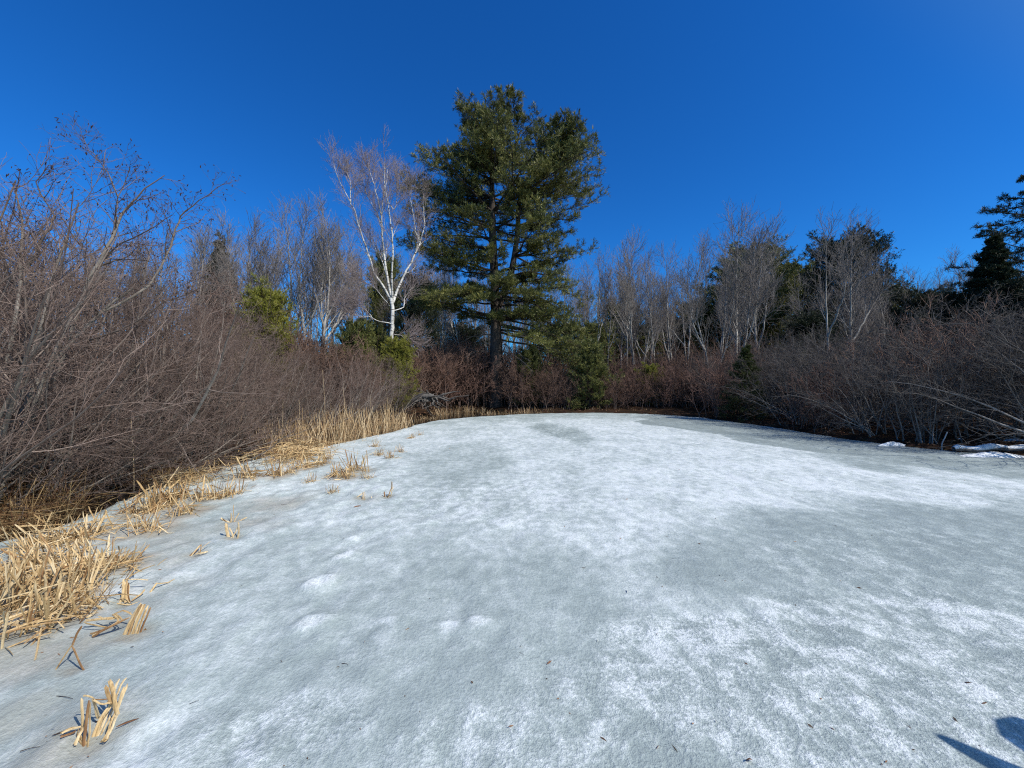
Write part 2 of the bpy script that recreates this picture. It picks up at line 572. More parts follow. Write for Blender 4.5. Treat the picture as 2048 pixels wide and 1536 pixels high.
# stained melt rings where stalks pierce the ice
for px, py, r, dz in [(185, 1492, .11, .018), (268, 1270, .12, .016), (232, 1250, .12, .01), (249, 1206, .09, .016), (145, 1348, .10, .012), (465, 1078, .09, .014), (463, 1046, .09, .014), (390, 1112, .10, .008), (723, 1000, .11, .01), (775, 994, .11, .014)]:
    p = at(px, py)
    q = np.hypot(X - p[0], Y - p[1]) / r + (fbm(X * 9, Y * 7, 35) - .5) * .7
    k = 1 - sstep(.3, 1.15, q)
    stain_shade = np.where(k > .03, np.maximum(stain_shade, .62 * k), stain_shade)
    Z -= dz * k
    snow -= .25 * k
for px, py in [(62, 1262), (-20, 1225), (120, 1205), (150, 1150), (215, 1143), (70, 1130), (105, 1088), (165, 1075), (330, 1008), (318, 1022), (300, 1026), (372, 1030), (303, 1066), (418, 1000), (500, 957), (555, 954), (610, 938), (690, 956), (714, 943), (640, 930)]:  # shade in the gaps under heaps and tufts, painted into the ice colour
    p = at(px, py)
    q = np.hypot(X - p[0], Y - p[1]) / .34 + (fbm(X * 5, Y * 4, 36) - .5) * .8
    stain_shade = np.where(q < 1.15, np.maximum(stain_shade, .85 * (1 - sstep(.4, 1.2, q))), stain_shade)
# old footprints: raised refrozen rims with a hollow
for px, py, r, rot, am in [(690, 1118, .075, .9, .022), (703, 1083, .055, .9, .018), (640, 1172, .095, .9, .018), (624, 1252, .085, .4, .013), (900, 1257, .062, 0, .008), (957, 1250, .058, 0, .008), (778, 1250, .05, 0, .005)]:
    p = at(px, py)
    dx, dy = X - p[0], Y - p[1]
    a = (dx * math.cos(rot) + dy * math.sin(rot)) / (r * 1.35)
    b = (-dx * math.sin(rot) + dy * math.cos(rot)) / r
    q = np.sqrt(a * a + b * b)
    Z += 1.7 * am * (np.exp(-((q - .7) / .35) ** 2) - .55 * np.exp(-(q / .5) ** 2))
    snow = np.maximum(snow, (.80 + am * 11) * (1 - sstep(.75, 1.2, q)))
Z = np.where(S > -.02, -.3 * sstep(-.02, .10, S) + Z, Z)
Z += .02
g = Geo()
g.grid(np.stack([X, Y, Z], -1), stain_shade)
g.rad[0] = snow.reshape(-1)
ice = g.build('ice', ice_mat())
ice['kind'] = 'structure'
ICE_SURF = (ix, iy, Z)


def ice_z(x, y):
    i, j = np.searchsorted(iy, y), np.searchsorted(ix, x)
    return float(Z[min(i, len(iy) - 1), min(j, len(ix) - 1)])


def gz(x, y):
    return float(ground_z(np.array([x]), np.array([y]))[0])


def outside(x, y):
    return float(sdf(np.array([float(x)]), np.array([float(y)]), SHORE)[0])


def px_of(x, y):
    return 1024 + x / y * F


# ------------------------------------------------------------------ bare shrubs
def shrub_proto(seed, name, label, cat, mat, H, ns, lean, r, k1, k2, k3, spread=.25, catkins=0, up=.5, arch=0., l1=.42, rmin=.002, ang0=28, wig=.07):
    rng = np.random.default_rng(seed)
    base = np.zeros((ns, 3))
    base[:, :2] = rng.normal(size=(ns, 2)) * spread
    az = rng.uniform(0, 2 * pi, ns)
    tilt = np.radians(np.abs(rng.normal(0, ang0, ns)))
    d = np.stack([np.sin(tilt) * np.cos(az), np.sin(tilt) * np.sin(az), np.cos(tilt)], -1) + np.array([lean, 0, 0]) * rng.uniform(.2, 1.3, (ns, 1))
    d = nrm(d)
    n = 9
    ln = H * rng.uniform(.62, 1.05, ns)
    p, out = base, [base]
    p0 = base.copy()
    p0[:, 2] = -.15
    out = [p0]
    for i in range(n - 1):
        p = p + d * (ln / (n - 1))[:, None]
        out.append(p)
        d = nrm(d + np.array([0, 0, (up - arch * (i / n) * 2) / n]) + rng.normal(size=d.shape) * wig)
    P = np.stack(out, 1)
    R = (r * rng.uniform(.6, 1.2, ns))[:, None] * np.linspace(1, .22, n)[None]
    root = thing(name, label, cat)
    Geo().tubes(P, R, 5, rng=rng).build('stems', mat, root)
    g = Geo()
    A, RA = grow(rng, P, R, k1, (.10, .99), (22, 62), H * l1, .62, 6, up * .8, .12, .5, rmin=rmin * 1.4)
    g.tubes(A, RA, 4, rng=rng)
    B, RB = grow(rng, A, RA, k2, (.15, .99), (25, 62), H * l1 * .42, .6, 5, up * .6, .14, .45, rmin=rmin)
    g.tubes(B, RB, 3, rng=rng)
    if k3:
        D, RD = grow(rng, B, RB, k3, (.2, .99), (25, 65), H * l1 * .17, .6, 3, up * .4, .14, .3, rmin=rmin * .8)
        g.tubes(D, RD, 3, rng=rng)
    tw = g
    if catkins:
        src = D if k3 else B
        sel = src[rng.random(len(src)) < catkins]
        e = sel[:, -1]
        dd = nrm(rng.normal(size=e.shape) * .5 + [0, 0, -.6])
        L = rng.uniform(.018, .035, (len(e), 1))
        Q = np.stack([e, e + dd * L * .5, e + dd * L], 1)
        tw.slot()
        tw.tubes(Q, np.tile([.002, .006, .002], (len(e), 1)), 4, rng=rng)
    tw.build('twigs', mat, root)
    return root


def ytop(px):
    return np.interp(px, [-200, 0, 120, 300, 400, 480, 560, 620, 700, 800, 900, 1000, 1100, 1200, 1300, 1400, 1480, 1560, 1700, 1800, 1900, 2048, 2200],
                     [300, 335, 372, 425, 535, 605, 665, 695, 712, 705, 700, 705, 730, 725, 700, 700, 690, 665, 655, 620, 590, 570, 560])


alders = [shrub_proto(10 + i, 'alder_shrub', 'tall leafless alder', 'shrub', M_ALDER, 4.2, 18, .60, .030, 8, 7, 3, .34, .10, .40, 0, .34, .0034, 30) for i in range(4)]
browns = [shrub_proto(30 + i, 'bank_shrub', 'brown leafless shrub', 'shrub', M_SHRUB, 2.6, 24, .1, .016, 8, 5, 2, .42, 0, .5, 0, .4, .0075, 30) for i in range(4)]
reds = [shrub_proto(40 + i, 'red_twig_shrub', 'reddish leafless shrub', 'shrub', M_RED, 2.4, 28, .05, .013, 8, 5, 2, .5, 0, .7, 0, .34, .0070, 22) for i in range(2)]
greys = [shrub_proto(50 + i, 'arching_shrub', 'grey arching leafless shrub', 'shrub', M_GREYSHRUB, 3.4, 18, .25, .022, 9, 5, 2, .30, 0, .25, .75, .38, .0046, 34) for i in range(3)]

HT = {o.name: top_z(o) for o in alders + browns + reds + greys}
rng = np.random.default_rng(5)
ORD = 'first second third fourth fifth sixth seventh eighth ninth tenth eleventh twelfth thirteenth fourteenth fifteenth sixteenth seventeenth eighteenth nineteenth twentieth'.split()
# left bank: front row leaning over the ice, then fill behind
front = [(-6.4, 3.2), (-6.55, 4.7), (-6.6, 6.1), (-6.5, 7.5), (-6.6, 8.9), (-6.3, 10.3), (-5.9, 11.8), (-5.4, 13.4), (-4.9, 15.2)]
lab = ['alder nearest the camera at the left edge, over brown sedge', 'alder behind the sedge tussock, low limb reaching over the ice',
       'alder whose twigs overhang the dark water strip', 'alder rising behind the straw pile of flattened cattails',
       'alder behind the white-fluffed cattail stalk', 'alder in front of the yellow-green young pine', 'alder behind the tall straw reed bed, lower than its neighbours',
       'brown alder behind the right end of the reed bed', 'small brown alder just left of the driftwood stump']
for i, (x, y) in enumerate(front):
    px = px_of(x, y)
    H = (EYE + (768 - ytop(px + 70)) / F * y) * rng.uniform(.9, 1.02)
    place(alders[i % 4], x, y, gz(x, y) - .05, rng.uniform(-.5, .5), H / HT[alders[i % 4].name], (0, 0), lab[i].replace('alder', 'leafless alder', 1), 'alders along the left bank')
for x, y, sc, lb in [(-5.95, 4.6, .5, 'low leafless alder sprawling over the sedge at the left edge'), (-6.0, 5.7, .45, 'low leafless alder hanging over the dark water, left part'), (-5.95, 6.7, .5, 'low leafless alder hanging over the dark water beside the splayed cattail tuft'), (-6.0, 8.0, .5, 'low leafless alder behind the matted straw cattails')]:
    place(alders[int(y) % 4], x, y, gz(x, y) - .05, rng.uniform(-.4, .4), (sc * 1.25, sc * 1.25, sc), (0, .25), lb, 'alders along the left bank')
for row, (off, n) in enumerate([(1.5, 8), (3.2, 8), (5.2, 9)]):
    for i in range(n):
        y = 3.6 + (i + rng.random() * .8) * (12.5 + row * 2) / n
        x = -6.4 - off - rng.random() * .8 + max(0, y - 10) * .28
        px = px_of(x, y)
        if px < -230:
            continue
        H = (EYE + (768 - ytop(px + 90)) / F * y) * rng.uniform(.82, 1.0)
        k = rng.integers(4)
        place(alders[k], x, y, gz(x, y) - .05, rng.uniform(-1.2, 1.2), min(H, 7.0) / HT[alders[k].name], (0, 0), 'leafless alder in the thicket behind the front row on the left bank', 'alders in the thicket behind the left bank')
# far bank
row1 = []
for i in range(15):
    px = 900 + i * 41 + rng.uniform(-12, 12)
    y = np.interp(px, [800, 880, 960, 1080, 1200, 1300, 1400, 1500], [17.6, 21.3, 24.3, 21.8, 21.2, 20.8, 19.6, 17.2]) + rng.uniform(.1, .9)
    x = (px - 1024) / F * y
    while outside(x, y) < .25:
        y += .2
        x = (px - 1024) / F * y
    row1.append((px, x, y))
for i, (px, x, y) in enumerate(row1):
    H = (EYE + (768 - ytop(px)) / F * y) * rng.uniform(.85, 1.08) * (1.0 if px < 1120 else .72)
    red = 880 < px < 930 or (px > 1180 and i % 2)
    src = (reds[i % 2] if red else browns[i % 4])
    base = HT[src.name]
    lm = ORD[i] + ' from the driftwood stump'
    place(src, x, y, gz(x, y) - .05, rng.uniform(0, 6.3), H / base, (0, 0), '%s shrub in the front row at the far ice edge, %s' % ('reddish' if red else 'brown', lm), 'shrubs along the far ice edge')
for row in range(3):
    for i in range(17):
        px = 520 + i * 62 + rng.uniform(-24, 24)
        y = np.interp(px, [500, 700, 800, 880, 960, 1080, 1300, 1400, 1500], [16, 16.5, 19, 22.5, 25.5, 23.2, 22.2, 21, 19.]) + row * 1.9 + rng.uniform(.3, 1.4)
        x = (px - 1024) / F * y
        if outside(x, y) < .5:
            continue
        H = (EYE + (768 - ytop(px)) / F * y) * rng.uniform(.9, 1.2) * (1.0 if px < 1120 else .78)
        red = rng.random() < (.12 if px < 1180 else .35)
        src = reds[i % 2] if red else browns[rng.integers(4)]
        place(src, x, y, gz(x, y) - .05, rng.uniform(0, 6.3), H / HT[src.name], (0, 0),
              '%s leafless shrub in the brush behind the far ice edge' % ('reddish' if red else 'brown'), 'reddish shrubs in the far brush' if red else 'brown shrubs in the far brush')
# right bank
rfront = [(9.3, 17.3, 'reddish'), (10.5, 14.7, 'grey'), (10.2, 13.4, 'grey'), (9.75, 12.4, 'reddish'), (9.9, 11.0, 'grey'), (10.1, 9.7, 'grey'), (11.9, 8.9, 'grey'), (12.9, 8.3, 'grey')]
lab = ['reddish leafless shrub just right of the dark green young hemlock', 'grey leafless shrub on the right bank, second from the young hemlock', 'grey leafless shrub left of the rusty shrub on the right bank',
       'rusty low shrub on the right bank, left of the big arching shrub', 'big grey arching shrub fanning its branches over the ice', 'grey arching shrub beside the pale upright stick on the right bank',
       'dark leafless shrub behind the snowy log', 'dark leafless shrub at the right edge of the bank']
for i, (x, y, kd) in enumerate(rfront):
    px = px_of(x, y)
    H = (EYE + (768 - ytop(px)) / F * y) * rng.uniform(.82, .98)
    src = reds[i % 2] if kd == 'reddish' else greys[i % 3]
    b = HT[src.name]
    if i == 3:
        H *= .7
    place(src, x, y, gz(x, y) - .05, pi + rng.uniform(-.5, .5), H / b, (0, 0), lab[i], 'shrubs along the right bank')
for row in range(3):
    for i in range(9):
        y = 7.6 + i * 1.6 + rng.uniform(0, 1) + row * .5
        x = 11.2 + row * 1.9 + rng.uniform(-.4, .6) - max(0, y - 12) * .12
        px = px_of(x, y)
        if px > 2260:
            continue
        H = (EYE + (768 - ytop(px)) / F * y) * rng.uniform(.8, 1.05)
        src = greys[rng.integers(3)] if rng.random() < .8 else browns[rng.integers(4)]
        place(src, x, y, gz(x, y) - .05, pi + rng.uniform(-1, 1), H / HT[src.name], (0, 0),
              'dark leafless shrub in the thicket behind the front row on the right bank', 'shrubs in the thicket behind the right bank')

# the near alder with limbs drawn from its real shape
rng = np.random.default_rng(77)
root = thing('leaning_alder', 'gnarled leafless alder with long catkin-hung limbs reaching into the sky', 'shrub', (0, 0, 0), 'alders along the left bank')
limbs = []
for pts_, r0, r1 in [
        ([(-70, 1000, 4.9), (0, 925, 5.0), (70, 770, 5.1), (140, 690, 5.2), (200, 625, 5.3), (270, 575, 5.4)], .045, .014),
        ([(-60, 1000, 5.0), (10, 900, 5.2), (90, 790, 5.4), (150, 640, 5.5), (178, 560, 5.5), (215, 495, 5.5), (245, 430, 5.5), (275, 395, 5.5), (328, 350, 5.5)], .05, .005),
        ([(215, 495, 5.5), (233, 440, 5.55), (237, 395, 5.6), (262, 338, 5.6)], .014, .004),
        ([(236, 395, 5.6), (220, 355, 5.6), (200, 325, 5.65), (182, 300, 5.7), (165, 272, 5.7)], .010, .003),
        ([(178, 560, 5.5), (225, 500, 5.4), (290, 465, 5.3), (345, 430, 5.3)], .016, .004),
        ([(-60, 985, 4.7), (30, 945, 4.8), (110, 880, 5.0), (200, 846, 5.3), (290, 828, 5.7), (400, 795, 6.2)], .045, .007),
        ([(110, 880, 5.0), (180, 890, 5.1), (260, 900, 5.3), (340, 897, 5.5), (430, 892, 5.9)], .018, .005),
        ([(-60, 960, 5.2), (-20, 840, 5.3), (20, 690, 5.4), (40, 560, 5.5), (42, 440, 5.5), (30, 370, 5.5)], .045, .006),
        ([(200, 625, 5.3), (300, 570, 5.5), (352, 460, 5.7), (362, 432, 5.7), (400, 400, 5.7), (448, 368, 5.7)], .020, .004),
        ([(40, 560, 5.5), (90, 470, 5.4), (104, 430, 5.4), (75, 365, 5.3), (100, 330, 5.3)], .014, .004),
        ([(140, 690, 5.2), (240, 660, 5.0), (330, 605, 4.9), (400, 575, 4.9)], .016, .005),
        ([(130, 855, 5.0), (150, 905, 5.0), (156, 960, 5.05), (148, 1022, 5.1)], .010, .005)]:
    limbs.append(line([pt(*p) for p in pts_], r0, r1, rng=rng, wig=.008))
g = Geo()
for p, r in limbs:
    g.tubes(p, r, 6, rng=rng)
g.build('stems', M_ALDER, root)
P, R = resample(limbs, 14)
g = Geo()
A, RA = grow(rng, P, R, 13, (.2, .99), (25, 60), .80, .6, 6, .2, .15, .72, rmin=.0028)
B, RB = grow(rng, A, RA, 6, (.15, .99), (25, 65), .28, .6, 4, .2, .16, .4, rmin=.002)
D, RD = grow(rng, B, RB, 2, (.3, .99), (30, 70), .10, .6, 3, .1, .16, .3, rmin=.0016)
g.tubes(A, RA, 4, rng=rng).tubes(B, RB, 3, rng=rng).tubes(D, RD, 3, rng=rng)
e = np.concatenate([D[rng.random(len(D)) < .30][:, -1], B[rng.random(len(B)) < .35][:, -1]])
dd = nrm(rng.normal(size=e.shape) * .5 + [0, 0, -.7])
L = rng.uniform(.02, .05, (len(e), 1))
g.slot()
g.tubes(np.stack([e, e + dd * L * .5, e + dd * L], 1), np.tile([.0025, .0065, .0025], (len(e), 1)), 4, rng=rng).build('twigs', M_ALDER, root)


# ------------------------------------------------------------------ bare trees
def tree_proto(seed, H, r, mat, k1, k2, k3, k4, spread, first=.3, name='bare_tree', fork=0, ang=(24, 48), up=.75, rmin=.0115):
    rng = np.random.default_rng(seed)
    root = thing(name, 'slender leafless tree', 'tree')
    top = np.array([rng.normal() * .3, rng.normal() * .3, H])
    mids = [np.array([0, 0, -.25]), np.array([rng.normal() * .04 * H * .3, rng.normal() * .03 * H * .3, H * .3]), np.array([rng.normal() * .2, rng.normal() * .2, H * .62]), top]
    tr = [line(mids, r, .012, 16, rng, .02)]
    for i in range(fork):
        h = rng.uniform(.22, .5)
        b = tr[0][0][int(h * 15)]
        a = rng.uniform(0, 6.28)
        dv = np.array([math.cos(a), math.sin(a), 0])
        tr.append(line([b, b + dv * .09 * H + [0, 0, .14 * H], b + dv * .14 * H + [0, 0, (.9 - h) * H * .55], b + dv * .17 * H + [0, 0, (.93 - h) * H * .95]], r * .6, .01, 16, rng, .02))
    g = Geo()
    for p, q in tr:
        g.tubes(p, q, 7, rng=rng)
    g.build('trunk', mat, root)
    P, R = resample(tr, 16)
    g = Geo()
    A, RA = grow(rng, P, R, k1, (first, .99), ang, H * spread, .6, 7, up, .07, .62, rmin=rmin * 1.3)
    B, RB = grow(rng, A, RA, k2, (.15, .99), (20, 45), H * spread * .48, .55, 5, up * .7, .09, .4, rmin=rmin)
    D, RD = grow(rng, B, RB, k3, (.15, .99), (20, 50), H * spread * .22, .6, 4, up * .5, .1, .3, rmin=rmin * .85)
    g.tubes(A, RA, 5, rng=rng).tubes(B, RB, 3, rng=rng).tubes(D, RD, 3, rng=rng)
    if k4:
        E, RE = grow(rng, D, RD, k4, (.2, .99), (20, 50), H * spread * .10, .7, 3, up * .3, .1, .3, rmin=rmin * .7)
        g.tubes(E, RE, 3, rng=rng)
    # dead stubs low on the trunk
    Q, RQ = grow(rng, P[:1], R[:1], 9, (.08, first + .1), (55, 95), H * .07, .25, 4, .05, .15, .1, rmin=rmin)
    g.tubes(Q, RQ, 3, rng=rng)
    g.build('crown', mat, root)
    return root


slim = [tree_proto(100 + i, 12., .12, M_TREE, 16, 6, 3, 0, .24, .42 + .04 * i, fork=i % 2, ang=(16, 38), up=.9) for i in range(4)]
full = [tree_proto(110 + i, 12., .15, M_TREE, 18, 7, 4, 0, .29, .38, fork=1 + i % 2, ang=(20, 42), up=.9) for i in range(4)]


def tree_at(protos, k, px, pytop, d, label, group=None, lean=0., pybase=None, thick=1.):
    x = (px - 1024) / F * d
    z0 = gz(x, d)
    H = EYE + (768 - pytop) / F * d - z0
    s = H / TT[protos[k % len(protos)].name]
    return place(protos[k % len(protos)], x, d, z0 - .05, (k * 2.39) % 6.28, (s * thick ** .5, s * thick ** .5, s), (0, lean), label, group)


TT = {o.name: top_z(o) for o in slim + full}
GL = 'bare trees beyond the left bank'
for k, (px, py, d, pr, lab) in enumerate([
        (606, 395, 31, full, 'thick dark-trunked leafless tree, tallest of the trees left of the birch'),
        (626, 430, 33, slim, 'slim dark leafless tree between two thicker trunks left of the birch'),
        (643, 385, 30, full, 'pale-trunked leafless tree with a dense crown left of the birch'),
        (661, 440, 34, slim, 'thin leafless tree just right of the pale trunk left of the birch'),
        (574, 395, 33, full, 'wide-crowned leafless tree above the yellow-green young pine'),
        (694, 445, 32, slim, 'thin grey leafless tree above the round evergreen bush'),
        (512, 425, 34, full, 'leafless tree just right of the narrow spruce'),
        (470, 420, 36, slim, 'thin leafless tree rising behind the narrow spruce'),
        (408, 440, 30, full, 'leafless tree left of the narrow spruce, spreading over the alders'),
        (540, 450, 38, slim, 'low grey leafless tree between the spruce and the wide-crowned tree')]):
    tree_at(pr, k, px, py, d, lab, GL)
GR = 'bare trees beyond the far bank'
for k, (px, py, d, pr, lean, lab) in enumerate([
        (1190, 490, 27, slim, .0, 'slim leafless tree nearest the right side of the great pine'),
        (1219, 500, 28, slim, .02, 'slim straight leafless tree, second right of the great pine'),
        (1249, 480, 27, slim, .03, 'pale leafless tree left of the bushy-crowned tree'),
        (1266, 455, 26, full, .02, 'bushy-crowned leafless tree, tallest between the pine and the forked tree'),
        (1293, 520, 29, full, .04, 'leafless tree under the right side of the bushy crown'),
        (1309, 540, 28, slim, .0, 'short leafless tree with twin pale stems'),
        (1346, 480, 30, full, .05, 'leaning pale leafless tree midway to the forked tree'),
        (1369, 465, 28, slim, .10, 'crooked white-stemmed leafless tree left of the forked tree'),
        (1408, 480, 22.5, full, .0, 'forked leafless tree with pale low branches behind the red shrubs'),
        (1446, 455, 30, slim, .02, 'slim leafless tree right of the forked tree'),
        (1470, 408, 23.5, full, .02, 'tall leafless tree standing behind the young hemlock'),
        (1516, 440, 31, full, .04, 'leafless tree leaning in front of the rounded grey-green pine'),
        (1660, 425, 17.5, slim, .0, 'left one of two pale leafless trees before the dark round pine'),
        (1698, 415, 18, full, .06, 'right one of two pale leafless trees, branches swept rightward before the dark pine')]):
    tree_at(pr, k + 3, px, py, d, lab, GR, lean, thick=.85 if k < 8 else 1)
rng = np.random.default_rng(9)
for i in range(78):
    px = -60 + i * 28 + rng.uniform(-14, 14)
    d = rng.uniform(33, 52)
    if px > 1540:
        d = rng.uniform(24, 44)
    py = np.interp(px, [0, 400, 560, 700, 850, 1000, 1150, 1300, 1500, 1700, 1850, 1950, 2100], [470, 465, 440, 470, 500, 520, 520, 510, 505, 520, 515, 500, 490]) + rng.uniform(-18, 60)
    tree_at(full if i % 3 else slim, i, px, py, d, 'grey leafless tree deep in the woods behind the pond', 'leafless trees deep in the woods', rng.uniform(-.02, .05))

# a few thin white birches behind the pine
birchlets = [tree_proto(130 + i, 11., .075, M_BIRCH, 18, 6, 4, 1, .2, .42, 'thin_birch', 0, (20, 40), .9, .006) for i in range(2)]
for k, (px, py, d, lean, lab) in enumerate([(874, 470, 27, .085, 'thin leaning white birch midway between the big birch and the pine'),
                                            (922, 505, 26, .09, 'thin leaning white birch just left of the pine trunk'),
                                            (889, 480, 30, .02, 'thin upright pale birch behind the leaning white birches')]):
    x = (px - 1024) / F * d
    z0 = gz(x, d)
    place(birchlets[k % 2], x, d, z0 - .05, k * 2., (EYE + (768 - py) / F * d - z0) / top_z(birchlets[k % 2]), (0, lean), lab, 'thin white birches')

# the many-stemmed white birch
rng = np.random.default_rng(21)
DB = 19.5
root = thing('white_birch', 'tall white birch with many forked stems left of the great pine', 'tree')
tr = []
for pts_, r0, r1 in [
        ([(787, 762, 0), (784, 700, 0), (784, 655, 0), (785, 625, 0), (782, 596, 0)], .18, .14),
        ([(783, 605, 0), (780, 585, .1), (771, 550, .2), (759, 474, .5), (754, 425, .7), (755, 387, .8), (762, 338, .9), (764, 318, .9)], .13, .018),
        ([(754, 425, .7), (745, 371, .5), (738, 347, .4), (731, 320, .3)], .055, .016),
        ([(755, 433, .7), (740, 406, .9), (720, 375, 1.1), (712, 350, 1.2)], .04, .014),
        ([(782, 600, 0), (766, 570, -.2), (753, 550, -.3), (744, 513, -.5), (732, 474, -.7), (722, 435, -.8), (714, 418, -.9), (695, 375, -1.1), (689, 350, -1.2)], .10, .016),
        ([(716, 422, -.9), (715, 387, -.8), (707, 360, -.8)], .04, .014),
        ([(785, 598, 0), (789, 550, -.4), (793, 504, -.6), (791, 465, -.7), (785, 416, -.8), (782, 387, -.9), (783, 342, -1)], .09, .016),
        ([(786, 418, -.8), (796, 430, -.6), (800, 395, -.5), (798, 370, -.5)], .035, .012),
        ([(785, 606, 0), (791, 578, .3), (801, 548, .5), (820, 502, .8), (830, 470, 1.), (839, 430, 1.1), (835, 383, 1.2), (837, 348, 1.2)], .12, .017),
        ([(830, 470, 1.), (820, 445, 1.2), (797, 424, 1.4)], .045, .013),
        ([(828, 466, 1.), (822, 441, .7), (816, 387, .5), (820, 360, .4)], .045, .013),
        ([(778, 580, .1), (766, 540, .5), (744, 494, .9), (717, 457, 1.3), (700, 436, 1.5)], .055, .012),
        ([(783, 648, 0), (766, 646, -.5), (752, 640, -.9), (738, 640, -1.2), (716, 632, -1.5)], .045, .012),
        ([(756, 642, -.8), (745, 625, -1.), (732, 622, -1.2)], .03, .010),
        ([(779, 612, 0), (764, 590, -.5), (752, 577, -.8), (736, 573, -1.1)], .04, .011),
        ([(786, 622, 0), (803, 611, .4), (802, 594, .6), (810, 574, .8), (829, 552, 1.)], .045, .012),
        ([(785, 668, 0), (800, 670, .3), (818, 674, .6)], .03, .01)]:
    tr.append(line([pt(px, py, DB) + [0, oy, 0] for px, py, oy in pts_], r0, r1, rng=rng, wig=.015))
tr[0][0][0, 2] = -.2
g = Geo()
tr = [(p, r * .62) for p, r in tr]
for p, r in tr:
    g.tubes(p, r, 7, rng=rng)
g.build('trunk', M_BIRCH, root)
P, R = resample(tr[1:], 14)
A, RA = grow(rng, P, R, 16, (.3, .99), (16, 42), 1.1, .5, 6, .9, .08, .25, rmin=.009)
B, RB = grow(rng, A, RA, 6, (.15, .99), (20, 45), .75, .6, 5, .6, .1, .3, rmin=.006)
D, RD = grow(rng, B, RB, 5, (.15, .99), (20, 50), .45, .65, 3, .4, .1, .3, rmin=.0048)
Geo().tubes(A, RA, 4, rng=rng).tubes(B, RB, 3, rng=rng).tubes(D, RD, 3, rng=rng).build('crown', M_BIRCH, root)


# ------------------------------------------------------------------ conifers
def foliage(g, rng, P, k, m, ln, w, up, t=(.2, 1.), tintbase=None):
    """tufts of needles along thin shoots"""
    N, n, _ = P.shape
    tt = t[0] + (t[1] - t[0]) * (np.arange(k)[None] + rng.random((N, k))) / k
    f = np.clip(tt, 0, 1) * (n - 1)
    i = np.clip(f.astype(int), 0, n - 2)
    f = (f - i)[..., None]
    ar = np.arange(N)[:, None]
    A, B = P[ar, i], P[ar, i + 1]
    pos = (A * (1 - f) + B * f).reshape(-1, 3)
    T = np.repeat(nrm(B - A).reshape(-1, 3), m, 0)
    pos = np.repeat(pos, m, 0)
    d = nrm(T * .75 + rng.normal(size=T.shape) * .62 + np.array([0, 0, up]))
    L = ln * rng.uniform(.6, 1.15, (len(pos), 1))
    tint = np.repeat(rng.random(N * k) * .7 + .3 * np.repeat(rng.random(N), k), m)
    g.needles(pos, pos + d * L, w, tint, rng)


def conifer(root, rng, trunk, limbs, barkmat, leafmat, k2=11, k3=5, sub=.36, tuft=(4, 6, .2, .018), up=.35, limb_r=.35, flat=.75, trunk_sides=9):
    g = Geo()
    for p, r in trunk:
        g.tubes(p, r, trunk_sides, rng=rng)
    g.build('trunk', barkmat, root)
    P, R = resample(limbs, 9)
    Ln = np.linalg.norm(P[:, -1] - P[:, 0], axis=1)[:, None]
    A, RA = grow(rng, P, R, k2, (.22, 1.), (35, 62), Ln * sub, .5, 5, .22, .08, .55, rmin=.008, flat=flat, side=1.)
    B, RB = grow(rng, A, RA, k3, (.2, 1.), (28, 60), np.repeat(Ln, k2, 0) * sub * .42 + .08, .5, 4, .4, .1, .4, rmin=.005, flat=.4)
    Geo().tubes(P, R, 5, rng=rng).tubes(A, RA, 4, rng=rng).tubes(B, RB, 3, rng=rng).build('limbs', barkmat, root)
    g = Geo()
    foliage(g, rng, B, *tuft[:2], tuft[2], tuft[3], up)
    foliage(g, rng, A, tuft[0] + 1, tuft[1], tuft[2], tuft[3], up, (.35, 1.))
    foliage(g, rng, P, tuft[0] + 1, tuft[1], tuft[2], tuft[3], up, (.7, 1.))
    g.build('foliage', leafmat, root)


# the great white pine
rng = np.random.default_rng(3)
DP = 24.0
root = thing('white_pine', 'great dark green white pine towering over the far bank', 'tree')
PX0 = 992
mpp = DP / F
xb = (PX0 - 1024) * mpp
zrow = lambda py: EYE + (768 - py) * mpp
t1 = line([(xb, DP, -.2), (xb + .02, DP, 3), (xb - .05, DP, 7), (xb - .22, DP, 11.), (xb - .25, DP, 13.6), (xb - .3, DP, 14.6), (xb - .6, DP, 16.4)], .44, .05)
t1[1][:6] += np.linspace(.16, 0, 6)
b0 = np.array([xb + .1, DP, 6.3])
t2 = line([b0, b0 + [.7, .3, 1.6], b0 + [1.15, .4, 4.], b0 + [1.4, .4, 7.], b0 + [2.0, .3, 7.8], b0 + [3.1, .2, 8.9]], .27, .04)
t3 = line([(xb - .25, DP, 14.), (xb + .6, DP - .4, 14.9), (xb + 1.2, DP - .6, 15.7), (xb + 1.45, DP - .6, 16.5)], .16, .04)
ROWS = np.array([248, 252, 262, 278, 298, 320, 345, 365, 390, 430, 460, 500, 540, 575, 605, 640, 670, 710, 760])
LEFT = np.array([992, 930, 915, 915, 918, 905, 846, 805, 818, 818, 826, 822, 866, 862, 834, 930, 960, 980, 985])
RIGHT = np.array([992, 1030, 1112, 1145, 1168, 1182, 1194, 1192, 1190, 1168, 1150, 1170, 1118, 1146, 1160, 1168, 1176, 1150, 1000])


def env(az, z):
    row = 768 - (z - EYE) / mpp
    l = (PX0 - np.interp(row, ROWS, LEFT)) * mpp
    r = (np.interp(row, ROWS, RIGHT) - PX0) * mpp
    c = math.cos(az)
    s = r if c > 0 else l
    return max(.0, abs(c) * s + (1 - abs(c)) * (l + r) * .5 * .9)


limbs = []


